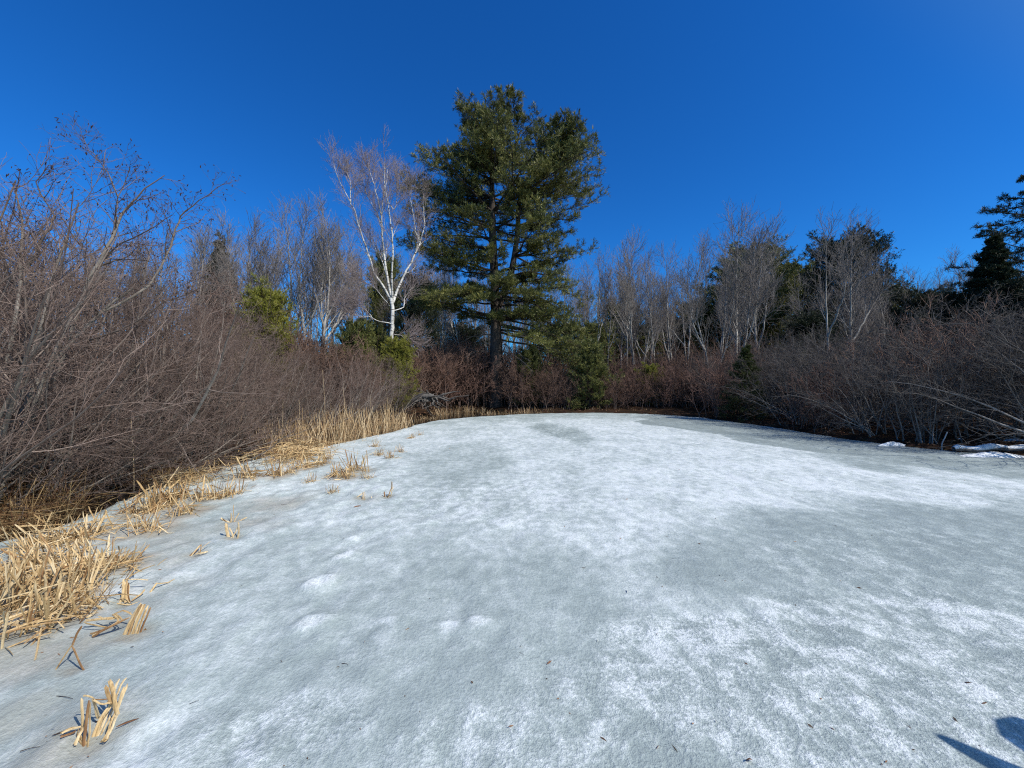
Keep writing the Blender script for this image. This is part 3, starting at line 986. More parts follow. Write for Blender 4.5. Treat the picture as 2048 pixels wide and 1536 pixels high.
def add_limb(stem, z, az, el, droop, scale=1., r=None):
    p, q = stem
    i = int(np.argmin(np.abs(p[:, 2] - z)))
    b = p[i]
    L = .5
    for c in np.arange(9., .5, -.15):
        if c + (b[0] - xb) * math.cos(az) <= env(az, b[2] + c * math.tan(el)) * scale:
            L = c
            break
    dv = np.array([math.cos(az), math.sin(az), 0])
    rise = L * math.tan(el)
    pts_ = [b, b + dv * L * .33 + [0, 0, rise * .30 + droop * .2], b + dv * L * .68 + [0, 0, rise * .66 - droop * .3], b + dv * L + [0, 0, rise]]
    limbs.append(line(pts_, r or min(q[i] * .42, .03 + L * .012), .012, 9, rng, .03))


z = 6.0
while z < 16.2:
    n = 10 if z > 11 else 7
    a0 = rng.uniform(0, 6.28)
    for i in range(n):
        az = a0 + i * 2 * pi / n + rng.normal() * .22
        t = (z - 5) / 15.
        el = radians(np.interp(t, [0, .3, .45, .6, .85], [-2, 6, 14, 22, 28]) + rng.normal() * 7)
        right = math.cos(az) > .2
        stem = t2 if ((right or rng.random() < .25) and 7.5 < z < 16.4 and rng.random() < .7) else (t3 if z > 13.5 and rng.random() < .5 else t1)
        add_limb(stem, z + rng.normal() * .15, az, el, -.2, rng.choice([.55, .75, .9, 1., 1.06], p=[.2, .15, .2, .25, .2]))
    z += np.interp(z, [5, 10, 11.5, 20], [1.0, .95, .55, .40])
# hand-set low limbs: drooping right, dark horizontal left
for px0, py0, px1, py1, oy, dz in [(1000, 600, 830, 603, 0, .25), (1000, 560, 868, 545, -.8, .2), (1000, 590, 1140, 660, -1.2, .35), (1003, 560, 1165, 605, -.5, .6), (1003, 610, 1185, 668, .4, .5), (1003, 640, 1120, 640, -1.8, .1),
                                  (1003, 650, 1205, 712, -1., .2), (1003, 540, 1175, 498, .2, 0), (1003, 665, 1190, 742, -.6, .2), (1000, 615, 935, 600, -2., .2), (1000, 575, 1010, 590, -2.6, .2), (1000, 640, 1045, 640, -2.4, .1),
                                  (1000, 500, 842, 495, .3, .1), (1000, 455, 836, 432, -.2, -.1), (1000, 405, 816, 362, .1, -.2), (1000, 480, 846, 462, .6, .1), (1003, 680, 1215, 760, -1.8, .3), (1003, 640, 1160, 705, -2.2, .3), (1003, 575, 1150, 630, .8, .4), (1003, 600, 1120, 610, 1.2, .3), (1003, 625, 1180, 690, -.2, .4), (1003, 560, 1110, 570, -2.4, .3), (1003, 650, 1150, 720, .6, .3), (1000, 590, 900, 575, 1., .2), (1000, 610, 870, 622, -1., .2), (1000, 530, 880, 525, -1.6, .2), (1003, 595, 1060, 612, -3.2, .2), (1000, 600, 960, 620, -3., .2), (1003, 660, 1080, 700, -3.4, .2)]:
    a, b = pt(px0, py0, DP), pt(px1, py1, DP) + [0, oy, 0]
    m1, m2 = a * .66 + b * .34 + [0, 0, dz], a * .33 + b * .67 + [0, 0, dz * .6]
    limbs.append(line([a, m1, m2, b], .075, .012, 9, rng, .03))
conifer(root, rng, [t1, t2, t3], limbs, M_PINEBARK, M_PINE, 12, 6, .32, (3, 7, .24, .013), .5)
# dead bare limbs near the ground
dl = []
for px0, py0, px1, py1, oy in [(1005, 640, 1100, 652, -1), (1003, 660, 1120, 712, -1.5), (1005, 690, 1060, 730, -2), (985, 668, 925, 690, -1), (1003, 655, 1055, 668, 1), (984, 640, 918, 648, .4), (1003, 700, 1062, 745, -2.5), (984, 700, 935, 716, -1.4)]:
    a, b = pt(px0, py0, DP), pt(px1, py1, DP) + [0, oy, 0]
    dl.append(line([a, (a + b) / 2 + [0, 0, .12], b], .035, .012, 8, rng, .03))
g = Geo()
P, R = resample(dl, 8)
A, RA = grow(rng, P, R, 9, (.2, 1), (30, 65), .8, .6, 4, .1, .12, .5, rmin=.007)
g.tubes(P, R, 5, rng=rng).tubes(A, RA, 3, rng=rng).build('dead_limbs', M_DEAD, root)


def cone_tree(seed, name, label, H, rad, barkmat, leafmat, shape='cone', el=(-5, 25), step=.45, per=6, tuft=(3, 6, .15, .014), k2=9, k3=4, low=.06, group=None, up=.3, sub=.42):
    rng = np.random.default_rng(seed)
    root = thing(name, label, 'tree', group=group)
    tr = line([(0, 0, -.2), (.04, 0, H * .5), (0, 0, H)], .018 * H + .02, .015)
    limbs = []
    z = H * low
    while z < H * .97:
        t = z / H
        prof = {'cone': (1 - t) ** .85, 'round': math.sqrt(max(0, 1 - (max(0, t - .35) / .66) ** 2)) if t > .35 else .72 + .28 * t / .35, 'bush': (1 - t ** 2.2) ** .8}[shape]
        a0 = rng.uniform(0, 6.28)
        for i in range(per):
            az = a0 + i * 2 * pi / per + rng.normal() * .25
            L = max(.12, rad * prof * rng.uniform(.72, 1.1))
            e = radians(el[0] + (el[1] - el[0]) * t + rng.normal() * 6)
            b = np.array([0, 0, z + rng.normal() * step * .25])
            dv = np.array([math.cos(az), math.sin(az), 0])
            limbs.append(line([b, b + dv * L * .5 + [0, 0, L * .5 * math.tan(e) - .03 * L], b + dv * L + [0, 0, L * math.tan(e)]], .010 * L + .012, .006, 7, rng, .015))
        z += step * (1 - .45 * t)
    limbs.append(line([(0, 0, H * .86), (0, 0, H * .93), (.02, 0, H * 1.02)], .02, .006, 7))
    conifer(root, rng, [tr], limbs, barkmat, leafmat, k2, k3, sub, tuft, up, trunk_sides=6)
    return root


def put(o, px, d, label, group=None, rz=0., sc=1.):
    x = (px - 1024) / F * d
    place(o, x, d, gz(x, d) - .05, rz, sc, (0, 0), label, group)


hz = lambda py, d: EYE + (768 - py) / F * d


def grown(o, px, pyt, d, label, group=None, rz=0., wide=1.):
    """a conifer scaled so that its tip stands at the height seen in the photo"""
    k = (hz(pyt, d) - gz((px - 1024) / F * d, d)) / top_z(o)
    put(o, px, d, label, group, rz, (k * wide, k * wide, k))


spr = cone_tree(201, 'spruce_tree', 'spruce', 10., 2.6, M_PINEBARK, M_SPRUCE, 'cone', (-14, 14), .42, 7, (3, 6, .16, .016), 9, 3)
rnd = cone_tree(202, 'round_pine', 'pine', 13., 4.2, M_PINEBARK, M_SPRUCE, 'round', (6, 42), .75, 7, (3, 6, .26, .020), 10, 4, .22)
rnd2 = cone_tree(203, 'round_pine', 'pine', 13., 4.0, M_PINEBARK, M_PINE, 'round', (6, 40), .75, 7, (3, 6, .26, .020), 10, 4, .25)
bsh = cone_tree(204, 'young_pine', 'young pine', 3.2, 1.3, M_PINEBARK, M_CEDAR, 'bush', (15, 60), .26, 6, (3, 7, .12, .007), 8, 3, .05, None, .5)
bsh2 = cone_tree(205, 'evergreen_bush', 'evergreen', 3.0, 1.3, M_PINEBARK, M_PINE, 'bush', (10, 55), .26, 6, (3, 7, .12, .008), 8, 3, .05, None, .4)
hem = cone_tree(206, 'young_hemlock', 'hemlock', 4.4, 1.6, M_PINEBARK, M_HEM, 'cone', (-6, 30), .36, 6, (3, 6, .12, .007), 8, 3, .04)
grown(spr, 440, 482, 34, 'narrow dark spruce rising behind the left alders', 'spruces', 1., .85)
grown(spr, 1988, 472, 16.5, 'dark pointed spruce at the right, before the edge-cut pine', 'spruces', .3)
R = 'round pines beyond the right bank'
grown(rnd, 1690, 460, 33, 'dark round-topped pine behind the two pale bare trees', R, 0, .85)
grown(rnd2, 1500, 494, 40, 'broad grey-green pine with a domed top behind the tall bare tree', R, 2., 1.15)
grown(rnd2, 1580, 528, 44, 'domed green pine sloping down right of the broad pine', R, 1., 1.1)
grown(rnd2, 1240, 600, 48, 'green pine top showing low between bare trees right of the great pine', R, 4.)
grown(rnd2, 1385, 600, 42, 'shaded pine low behind the forked bare tree', R, 5.)
grown(rnd, 840, 545, 38, 'brownish pine mass between the birch and the great pine', None, 3., .7)
grown(rnd2, 770, 510, 42, 'dark pine behind the stems of the big birch', None, 3., .55)
grown(rnd, 1840, 572, 26, 'dark pine low behind the right thicket', None, 1.)
grown(rnd, 1940, 575, 19, 'dark low pine filling the shade behind the right thicket', None, 2.)
grown(rnd, 1620, 620, 24, 'dark low pine between the hemlock and the two pale trees', None, 5.)
grown(rnd, 2070, 545, 15.5, 'dark pine at the right edge behind the snowy log', None, 5.)
grown(bsh, 532, 568, 16., 'yellow-green young pine lit bright above the left alders', 'young pines', 0, .75)
grown(bsh2, 708, 638, 18.3, 'round olive evergreen bush left of the birch trunk', 'evergreen bushes near the birch', 0, .7)
grown(bsh2, 752, 648, 20.4, 'dark shaded evergreen bush tight against the birch trunk', 'evergreen bushes near the birch', 2., .6)
grown(bsh, 795, 672, 18.9, 'low green young pine at the foot of the birch', 'young pines', 2., .8)
grown(bsh2, 1180, 690, 21.6, 'green young pine under the drooping right limbs of the great pine', 'young pines', 3., .9)
grown(bsh, 1300, 725, 22.2, 'small olive young pine among red shrubs on the far bank', 'young pines', 4.)
grown(bsh2, 1060, 690, 23.2, 'shaded evergreen bush under the dead limbs of the great pine', None, 1., .8)
grown(hem, 1492, 690, 15.7, 'dark green young hemlock standing at the right bend of the shore', None, .5)
grown(hem, 1610, 700, 15.8, 'shaded olive hemlock half hidden by shrubs on the right bank', None, 2.5)

for k, (px, py, d) in enumerate([(1120, 640, 40), (1195, 645, 44), (1330, 630, 46), (1440, 610, 44), (940, 650, 44), (1760, 575, 42), (905, 640, 52), (1280, 650, 40)]):
    grown((rnd, rnd2)[k % 2], px, py, d, 'low dark pine half hidden among bare trunks deep in the woods', 'low pines deep in the woods', k * 1.3, 1.35)

# tall pine cut by the right edge of the view
rng = np.random.default_rng(12)
d = 17.
root = thing('edge_pine', 'tall blue-green pine cut off by the right edge, long level limbs', 'tree')
x0 = (2125 - 1024) / F * d
H = hz(285, d)
tr = line([(x0, d, -.2), (x0, d, H * .5), (x0 + .1, d, H)], .27, .03)
limbs = []
for py in list(range(330, 640, 27)):
    z = hz(py, d)
    for i in range(5):
        az = pi + (i - 2) * 1.25 + rng.normal() * .2
        L = np.interp(py, [300, 340, 400, 460, 560, 640], [.5, 1.4, 2.6, 3.3, 3.2, 2.6]) * rng.uniform(.75, 1.05)
        b = np.array([x0, d, z + rng.normal() * .1])
        dv = np.array([math.cos(az), math.sin(az), 0])
        limbs.append(line([b, b + dv * L * .5 + [0, 0, -.08 * L], b + dv * L + [0, 0, .03 * L]], .05, .01, 8, rng, .02))
conifer(root, rng, [tr], limbs, M_PINEBARK, M_SPRUCE, 10, 4, .20, (3, 6, .15, .010), .25)

# ------------------------------------------------------------------ far wood and undergrowth (masses nobody could count)
rng = np.random.default_rng(50)
n = 150
a = rng.uniform(-1.05, 1.05, n)
d = rng.uniform(50, 95, n)
bx = np.stack([d * np.tan(a) * .95, d, np.full(n, .2)], -1)
H = (.30 * d * rng.uniform(.5, 1.0, n)).clip(7, 22)
P = bx[:, None] + np.linspace(0, 1, 7)[None, :, None] * (np.stack([rng.normal(0, .6, n), rng.normal(0, .6, n), H], -1))[:, None]
R = np.linspace(1, .15, 7)[None] * (.012 * H)[:, None]
g = Geo().tubes(P, R, 5, rng=rng)
A, RA = grow(rng, P, R, 16, (.25, 1), (25, 50), (H * .26)[:, None], .5, 5, .7, .08, .5, rmin=.016)
B, RB = grow(rng, A, RA, 7, (.15, 1), (20, 48), np.repeat(H * .12, 16)[:, None], .6, 4, .5, .1, .4, rmin=.012)
g.tubes(A, RA, 3, rng=rng).tubes(B, RB, 3, rng=rng)
o = g.build('far_wood', M_TREE)
o['kind'] = 'stuff'

n = 21000
px = rng.uniform(-150, 2200, n)
y = 20 + 65 * rng.random(n) ** 1.3
x = (px - 1024) / F * y
ok = sdf(x, y, SHORE) > 2.5
x, y = x[ok], y[ok]
n = len(x)
b = np.stack([x, y, ground_z(x, y) - .05], -1)
hh = rng.uniform(1.0, 4.2, n) * (1 + .9 * sstep(28, 60, y))
tipv = np.stack([rng.normal(0, .35, n), rng.normal(0, .35, n), np.ones(n)], -1) * hh[:, None]
P = b[:, None] + np.array([0, .35, .7, 1.])[None, :, None] * tipv[:, None] + np.concatenate([np.zeros((n, 1, 3)), rng.normal(0, .06, (n, 3, 3))], 1)
R = np.array([1, .8, .6, .35])[None] * (rng.uniform(.008, .02, n) * (1 + sstep(35, 70, y)))[:, None]
g = Geo().tubes(P, R, 3, rng=rng)
A, RA = grow(rng, P, R, 4, (.25, 1), (25, 60), .9, .6, 4, .4, .1, .4, rmin=.006)
g.tubes(A, RA, 3, rng=rng)
o = g.build('undergrowth', M_SHRUB)
o['kind'] = 'stuff'

# fallen leaves and short dead grass on the banks
n = 26000
px = rng.uniform(-150, 2250, n)
y = rng.uniform(3.2, 27, n)
x = (px - 1024) / F * y
s = sdf(x, y, SHORE)
ok = (s > .05) & (s < 4)
x, y = x[ok], y[ok]
n = len(x)
b = np.stack([x, y, ground_z(x, y) + .015], -1)
dv = nrm(np.stack([rng.normal(size=n), rng.normal(size=n), rng.normal(0, .25, n)], -1))
o = Geo().needles(b - dv * .03, b + dv * rng.uniform(.02, .05, (n, 1)), .022, rng.random(n), rng).build('leaf_litter', M_LEAF)
o['kind'] = 'stuff'


def blades(rng, n, h, spread, lean, bent, w, curve=.1, foldlen=.55, tiltsd=.3, sx=1., sy=1.):
    """n dead leaves standing from z=0, some snapped over"""
    base = np.stack([rng.normal(0, spread * sx, n), rng.normal(0, spread * sy, n), np.full(n, -.03)], -1)
    d1 = nrm(np.stack([rng.normal(lean[0], tiltsd, n), rng.normal(lean[1], tiltsd, n), np.ones(n)], -1))
    L = h * rng.uniform(.45, 1.15, n)
    isb = rng.random(n) < bent
    fs = np.where(isb, rng.uniform(.3, .8, n), 1.)
    az = rng.uniform(0, 2 * pi, n)
    d2 = nrm(np.stack([np.cos(az), np.sin(az), rng.uniform(-1., .15, n)], -1))
    L2 = np.where(isb, L * rng.uniform(.4, 1.1, n) * foldlen * 2, 0)
    fp = base + d1 * (L * fs)[:, None]
    cv = nrm(rng.normal(size=(n, 3)) * [1, 1, .1]) * curve
    P1 = [base + d1 * (L * fs * t)[:, None] + cv * (t * t * L * fs)[:, None] * .5 for t in (0, .5, .93)]
    e = P1[-1]
    P2 = [e + d2 * (L2 * t)[:, None] + np.where(isb, 0, 1)[:, None] * d1 * (L * .08 * t * 2)[:, None] for t in (.12, .6, 1.)]
    P = np.stack(P1 + P2, 1)
    P[..., 2] = np.maximum(P[..., 2], np.where(np.arange(6)[None] > 0, .012, -.03))
    W = w * rng.uniform(.5, 1.2, n)[:, None] * np.array([1, 1, .95, .9, .7, .35])[None]
    return P, W


def pile(rng, n, r, hmax, L, w, az0=None, sx=1., sy=1.):
    c = np.stack([rng.normal(0, r * sx, n), rng.normal(0, r * sy, n), rng.uniform(.01, hmax, n)], -1)
    az = rng.uniform(0, 2 * pi, n) if az0 is None else rng.normal(az0, .6, n)
    d = nrm(np.stack([np.cos(az), np.sin(az), rng.normal(0, .22, n)], -1))
    ll = L * rng.uniform(.3, 1., n)
    t = np.linspace(-.5, .5, 4)
    P = c[:, None] + d[:, None] * (t[None] * ll[:, None])[..., None]
    P[..., 2] -= (t[None] ** 2 * ll[:, None]) * .25
    P[..., 2] = np.maximum(P[..., 2], .008)
    return P, w * rng.uniform(.4, 1.1, n)[:, None] * np.array([.8, 1, 1, .5])[None]


def clump_proto(seed, name, nst, nlf, h, spread, w, lean=(0, 0), bent=.45, mat=None, pl=.5, ph=.18, tilt=.3, sx=1., sy=1.):
    rng = np.random.default_rng(seed)
    root = thing(name, 'clump of dead cattails', 'cattails')
    P, W = blades(rng, nst, h, spread, lean, bent, w, .12, tiltsd=tilt, sx=sx, sy=sy)
    Geo().ribbons(P, W, rng.random(nst), rng).build('stalks', mat or M_STRAW, root)
    if nlf:
        P, W = pile(rng, nlf, spread * 1.25, ph, pl, w, None, sx, sy)
        Geo().ribbons(P, W, rng.random(nlf), rng).build('fallen_leaves', mat or M_STRAW, root)
    return root


def on_ice(src, px, py, rz, sc, label, group=None):
    p = at(px, py)
    return place(src, p[0], p[1], ice_z(p[0], p[1]) - .01, rz, sc, (0, 0), label, group)


# big broken heap at the left edge
heap = [clump_proto(300 + i, 'cattail_heap', 75, 48, .40, .18, .0175, (.30, -.12), .45, None, .5, .16, .26) for i in range(3)]
G1 = 'heaps of broken cattails at the left edge'
for px, py, rz, sc, k, lab in [(62, 1262, .2, .82, 0, 'foremost heap of snapped cattail stalks at the left edge'), (-20, 1225, 1., .95, 1, 'heap of snapped cattails cut off by the left edge'),
                               (120, 1205, 2.2, .9, 1, 'tallest heap of snapped cattails, behind the foremost heap'), (150, 1150, 3.2, .8, 2, 'heap of snapped cattails with matted leaves above the tallest heap'),
                               (215, 1143, .7, .66, 0, 'small heap of snapped cattails reaching furthest onto the ice'), (70, 1130, 4., .85, 2, 'matted heap of cattails beside open ice at the left edge'),
                               (105, 1088, 5., .85, 0, 'upright heap of cattails in front of the sedge bank'), (165, 1075, 1.7, .75, 1, 'rearmost heap of cattails beside the dark water'), (30, 1180, 2.9, .9, 2, 'heap of pale cattail leaves behind the foremost heap at the left edge')]:
    on_ice(heap[k], px, py, rz, (sc * .95, sc * .95, sc * .80), lab, G1)

# foreground stub drawn blade by blade (local metres: right, away, up)
rng = np.random.default_rng(8)


def custom(name, label, px, py, stalks, leaves, cat='cattails'):
    p = at(px, py)
    s = p[1] / F
    root = thing(name, label, cat, (p[0], p[1], ice_z(p[0], p[1])))
    for nm, bl in (('stalks', stalks), ('fallen_leaves', leaves)):
        if not bl:
            continue
        g = Geo()
        for pts_, w in bl:
            q = []
            for (bx_, by_, dep) in pts_:      # photo pixels and metres of depth behind the base
                dd = p[1] + dep
                q.append(pt(bx_, by_, dd) - np.array([p[0], p[1], 0]))
            q, r = line(q, 1, 1)
            q[:, 2] = np.maximum(q[:, 2] - ice_z(p[0], p[1]), -.02)
            m = 2 if w > 8 else 1          # a stalk is a bundle of narrow split leaves
            for k in range(m):
                off = (k - (m - 1) / 2) * w * s * .30
                e = q + np.array([off, rng.normal() * .004, 0]) + np.cumsum(rng.normal(size=q.shape) * .0012, 0)
                e = e[:len(e) - int(rng.integers(0, 3))] if len(e) > 7 else e
                e[:, 2] = np.maximum(e[:, 2], -.02)
                W = np.full(len(e), w * s * (.40 if m > 1 else .62)) * rng.uniform(.75, 1.15)
                W[-1] *= rng.uniform(.2, .7)
                g.ribbons(e[None], W[None], [rng.random()], rng, .3, (.3, -1, .4))
        g.build(nm, M_STRAW, root)
    return root


custom('cattail_stub', 'foremost broken cattail stub with a splayed fan of thick stalks', 185, 1492,
       [([(175, 1495, 0), (180, 1440, .02), (184, 1398, .03)], 15), ([(178, 1495, .02), (200, 1440, .05), (225, 1405, .08)], 15), ([(190, 1485, .02), (212, 1440, .08), (235, 1370, .14), (250, 1350, .16)], 14),
        ([(222, 1440, .1), (232, 1425, .11), (245, 1385, .13), (257, 1358, .15)], 11), ([(218, 1405, .06), (222, 1400, .07), (217, 1375, .07), (212, 1362, .07)], 17), ([(232, 1430, .06), (224, 1395, .06), (214, 1362, .07)], 14),
        ([(211, 1478, .0), (222, 1455, .02), (232, 1425, .05)], 12), ([(166, 1452, .03), (165, 1420, .03), (163, 1396, .03)], 8), ([(164, 1394, .03), (172, 1395, .03), (184, 1400, .03)], 6), ([(186, 1399, .03), (200, 1400, .05), (216, 1399, .06)], 4), ([(186, 1402, .03), (205, 1410, .04), (222, 1408, .06)], 5),
        ([(172, 1490, .0), (162, 1470, .02), (166, 1452, .02)], 13), ([(184, 1400, .03), (192, 1430, .05), (196, 1442, .06)], 12), ([(150, 1490, -.02), (160, 1470, .0), (168, 1455, .02)], 9)],
       [([(122, 1467, .0), (140, 1458, .02), (162, 1454, .03)], 11), ([(125, 1470, .0), (145, 1463, .02), (160, 1455, .03)], 7), ([(122, 1511, -.03), (138, 1502, -.02), (165, 1486, 0)], 5), ([(204, 1482, .0), (214, 1478, .0), (222, 1470, .02)], 9)])
custom('cattail_stub', 'bent cattail stalk snapped into a triangle beside a folded leaf', 140, 1348,
       [([(168, 1341, 0), (158, 1318, .01), (145, 1290, .02)], 7), ([(112, 1340, 0), (130, 1310, .01), (148, 1285, .02)], 4), ([(146, 1290, .02), (156, 1268, .03), (168, 1250, .04)], 6)],
       [([(84, 1342, .0), (110, 1344, .0), (138, 1345, .0)], 7), ([(86, 1343, -.02), (105, 1350, -.02), (122, 1360, -.02)], 5), ([(122, 1364, -.03), (132, 1352, -.02), (142, 1346, 0)], 9), ([(145, 1348, 0), (152, 1350, 0), (158, 1349, 0)], 14)])
custom('cattail_stub', 'leaning cattail stub with long leaves sprawled to its left', 268, 1270,
       [([(248, 1272, 0), (262, 1245, .02), (280, 1220, .04)], 9), ([(262, 1275, 0), (275, 1240, .02), (290, 1208, .05)], 9), ([(270, 1272, 0), (284, 1240, .03), (296, 1212, .06)], 8), ([(278, 1270, 0), (290, 1235, .03), (298, 1215, .05)], 9),
        ([(256, 1270, 0), (270, 1232, .02), (282, 1208, .03)], 6), ([(275, 1268, .02), (288, 1262, .03), (293, 1258, .03)], 8)],
       [([(170, 1242, 0), (205, 1238, .02), (240, 1235, .05)], 6), ([(170, 1243, 0), (195, 1250, .0), (218, 1252, .02)], 6), ([(185, 1272, -.05), (215, 1256, -.03), (262, 1234, .03)], 9), ([(226, 1230, .05), (245, 1222, .06), (262, 1232, .05)], 5),
        ([(198, 1232, .05), (220, 1240, .03), (240, 1232, .04)], 4), ([(232, 1248, 0), (238, 1240, .02), (226, 1228, .04)], 9), ([(262, 1236, .04), (275, 1215, .05), (281, 1207, .06)], 5), ([(180, 1268, -.05), (200, 1262, -.04), (222, 1252, -.02)], 7)])
custom('cattail_stub', 'upright brush-like cattail stub with a flat cut top', 249, 1206,
       [([(238 + i * 3.2, 1207 - (i % 3) * 2, .01 * (i % 4)), (243 + i * 1.9, 1188, .02), (245 + i * 1.9, 1160 + (i * 7) % 11, .03)], 6.5) for i in range(8)],
       [([(262, 1202, .02), (280, 1190, .06), (290, 1178, .08)], 5), ([(236, 1206, 0), (262, 1208, 0), (285, 1200, .03)], 4)])
custom('cattail_stub', 'open cattail stub of a few crossed stalks standing alone on grey ice', 465, 1078,
       [([(457, 1077, 0), (454, 1060, .02), (452, 1046, .04)], 8), ([(474, 1078, 0), (476, 1062, .02), (474, 1044, .06)], 7), ([(462, 1076, 0), (470, 1066, .03), (477, 1052, .05)], 5), ([(466, 1078, 0), (462, 1066, .0), (456, 1056, .03)], 5)], [])
custom('cattail_stub', 'small dark cattail stub with splayed stalks behind the open stub', 463, 1046,
       [([(462, 1046, 0), (463, 1036, .02), (463, 1026, .03)], 6), ([(455, 1044, 0), (448, 1038, .0), (443, 1034, .02)], 4), ([(468, 1044, 0), (474, 1032, .03), (479, 1024, .05)], 3), ([(466, 1040, .02), (467, 1025, .04), (467, 1012, .05), (468, 1002, .06)], 2.5)],
       [([(443, 1036, 0), (452, 1042, 0), (462, 1045, 0)], 4), ([(470, 1044, 0), (482, 1040, .02), (494, 1034, .05)], 3)])
custom('cattail_stub', 'brown bent cattail leaves lying low on the ice', 388, 1114,
       [([(375, 1116, 0), (390, 1102, .03), (402, 1088, .08)], 6), ([(380, 1116, 0), (392, 1100, .03), (400, 1092, .06)], 4), ([(400, 1106, .02), (402, 1096, .03), (404, 1086, .05)], 3), ([(395, 1105, .02), (408, 1092, .06), (420, 1083, .1)], 2.5)],
       [([(392, 1108, 0), (405, 1106, .0), (416, 1104, .02)], 5)])
custom('cattail_stub', 'cattail stub folded into a low tent on the white ice', 723, 1000,
       [([(705, 1001, 0), (717, 992, .03), (726, 985, .06)], 3), ([(725, 1003, 0), (726, 994, .0), (726, 984, .05)], 4), ([(729, 1001, 0), (730, 990, .0), (730, 982, .05)], 2.5), ([(740, 1002, 0), (742, 998, .0), (743, 993, .02)], 3)],
       [([(703, 1001, 0), (713, 997, .01), (722, 1000, 0)], 4)])
custom('cattail_stub', 'short and tall cattail stalks in a V on the white ice', 775, 994,
       [([(769, 994, 0), (769, 989, 0), (768, 983, .02)], 4), ([(776, 995, 0), (779, 985, 0), (783, 975, .03), (784, 962, .05)], 4), ([(781, 993, 0), (783, 982, 0), (786, 973, .03)], 3), ([(772, 995, 0), (777, 992, 0), (782, 990, 0)], 3)], [])

# smaller tufts on the ice
tufts = [clump_proto(320 + i, 'cattail_tuft', 26, 16, .30, .075, .013, (.1, 0), .4, None, .28, .08, .3) for i in range(3)]
TU = [(640, 930, 1.0, 'low spread'), (655, 918, .8, 'upright'), (714, 943, 1.25, 'tall'), (690, 956, 1.1, 'matted'), (672, 953, .8, 'small'), (735, 960, .6, 'flat'), (500, 957, 1.3, 'dense'), (555, 954, 1.2, 'tall-spiked'), (580, 950, .7, 'flattened'),
      (610, 938, 1.2, 'wide'), (665, 990, .5, 'tiny grey'), (620, 968, .55, 'thin dark'), (757, 912, .7, 'dark upright'), (780, 919, .7, 'twin-stalked'), (750, 895, .8, 'pale'), (822, 878, .7, 'thin'), (800, 905, .6, 'brown'), (840, 872, .5, 'little'),
      (330, 1008, 1.5, 'large splayed'), (318, 1022, 1.1, 'round'), (300, 1026, .9, 'orange'), (372, 1030, .95, 'stubby'), (262, 1028, .75, 'flat orange'), (303, 1066, .85, 'knotted'), (418, 1000, 1.1, 'leaning'), (440, 1002, .8, 'low'), (467, 993, .8, 'brown-tipped'), (275, 1058, .7, 'crushed'), (355, 1000, 1.1, 'tented'),
      (185, 1215, .55, 'ragged')]
near = [((500, 957), 'at the foot of the straw bank'), ((690, 956), 'in the loose cluster on white ice'), ((780, 905), 'on the white ice right of the reed bed'), ((300, 1030), 'near the dark water under the left alders'), ((430, 1000), 'below the drooping alder twig'), ((185, 1215), 'beside the snapped heaps at the left edge')]
for i, (px, py, sc, adj) in enumerate(TU):
    nr = min(near, key=lambda q: abs(q[0][0] - px) + 2.2 * abs(q[0][1] - py))[1]
    on_ice(tufts[i % 3], px, py, i * 1.7, sc, '%s tuft of dead cattail %s' % (adj, nr), 'small cattail tufts on the ice')

# straw bank and reed bed along the left shore
rb = [clump_proto(340 + i, 'reed_clump', 100, 70, .78, .24, .013, (.1, -.1), .35, M_REED, .5, .22, .24) for i in range(3)]
fb = [clump_proto(350 + i, 'flattened_reeds', 80, 150, .46, .24, .015, (.3, -.2), .7, M_STRAW, .6, .28, .5) for i in range(3)]
FL = [(395, 950, .9), (430, 938, 1.), (465, 926, 1.), (500, 920, 1.1), (440, 915, 1.), (520, 900, 1.1), (480, 905, 1.), (585, 920, 1.1), (610, 912, 1.), (380, 968, .6)]
for i, (px, py, sc) in enumerate(FL):
    on_ice(fb[i % 3], px, py, i * 1.3, sc, 'matted clump of flattened straw cattails, %s from the near end of the bank' % ORD[i], 'flattened cattails along the left bank')
RB = [(570, 893, .9), (600, 897, .9), (630, 893, 1.), (660, 888, 1.), (690, 880, 1.), (720, 874, 1.), (750, 867, 1.), (780, 860, 1.), (805, 854, .9), (560, 875, 1.), (600, 872, 1.05), (640, 868, 1.05), (680, 862, 1.1), (720, 856, 1.1), (760, 850, 1.1), (790, 845, 1.), (580, 858, 1.1), (640, 852, 1.1), (700, 846, 1.1), (750, 842, 1.), (545, 886, .9)]
for i, (px, py, sc) in enumerate(RB):
    lb = 'upright reed clump at the ice edge, %s from the near end of the bed' % ORD[i] if i < 9 else 'upright straw reed clump inside the reed bed on the left shore'
    on_ice(rb[i % 3], px, py, i * 2.1, (sc, sc, sc * rng.uniform(.95, 1.45)), lb, 'reed clumps at the ice edge of the reed bed' if i < 9 else 'reed clumps inside the reed bed')
FB = [(830, 842), (850, 836), (880, 829), (905, 827), (935, 823), (980, 828), (1000, 827), (1025, 826), (1050, 825), (1075, 825), (1100, 824), (1125, 823), (1150, 823), (1175, 822), (1200, 823), (1225, 823), (1255, 824), (1275, 825), (1180, 824), (1090, 823), (965, 822), (925, 820)]
for i, (px, py) in enumerate(FB):
    lb = 'golden sedge clump at the far water edge near the driftwood stump' if px < 940 else 'short straw reed clump at the far ice edge below the great pine and bare trees'
    on_ice(rb[i % 3], px, py, i * 1.9, (.85, .85, rng.uniform(.45, .8)), lb, 'sedge clumps by the driftwood' if px < 940 else 'short reeds at the far ice edge')

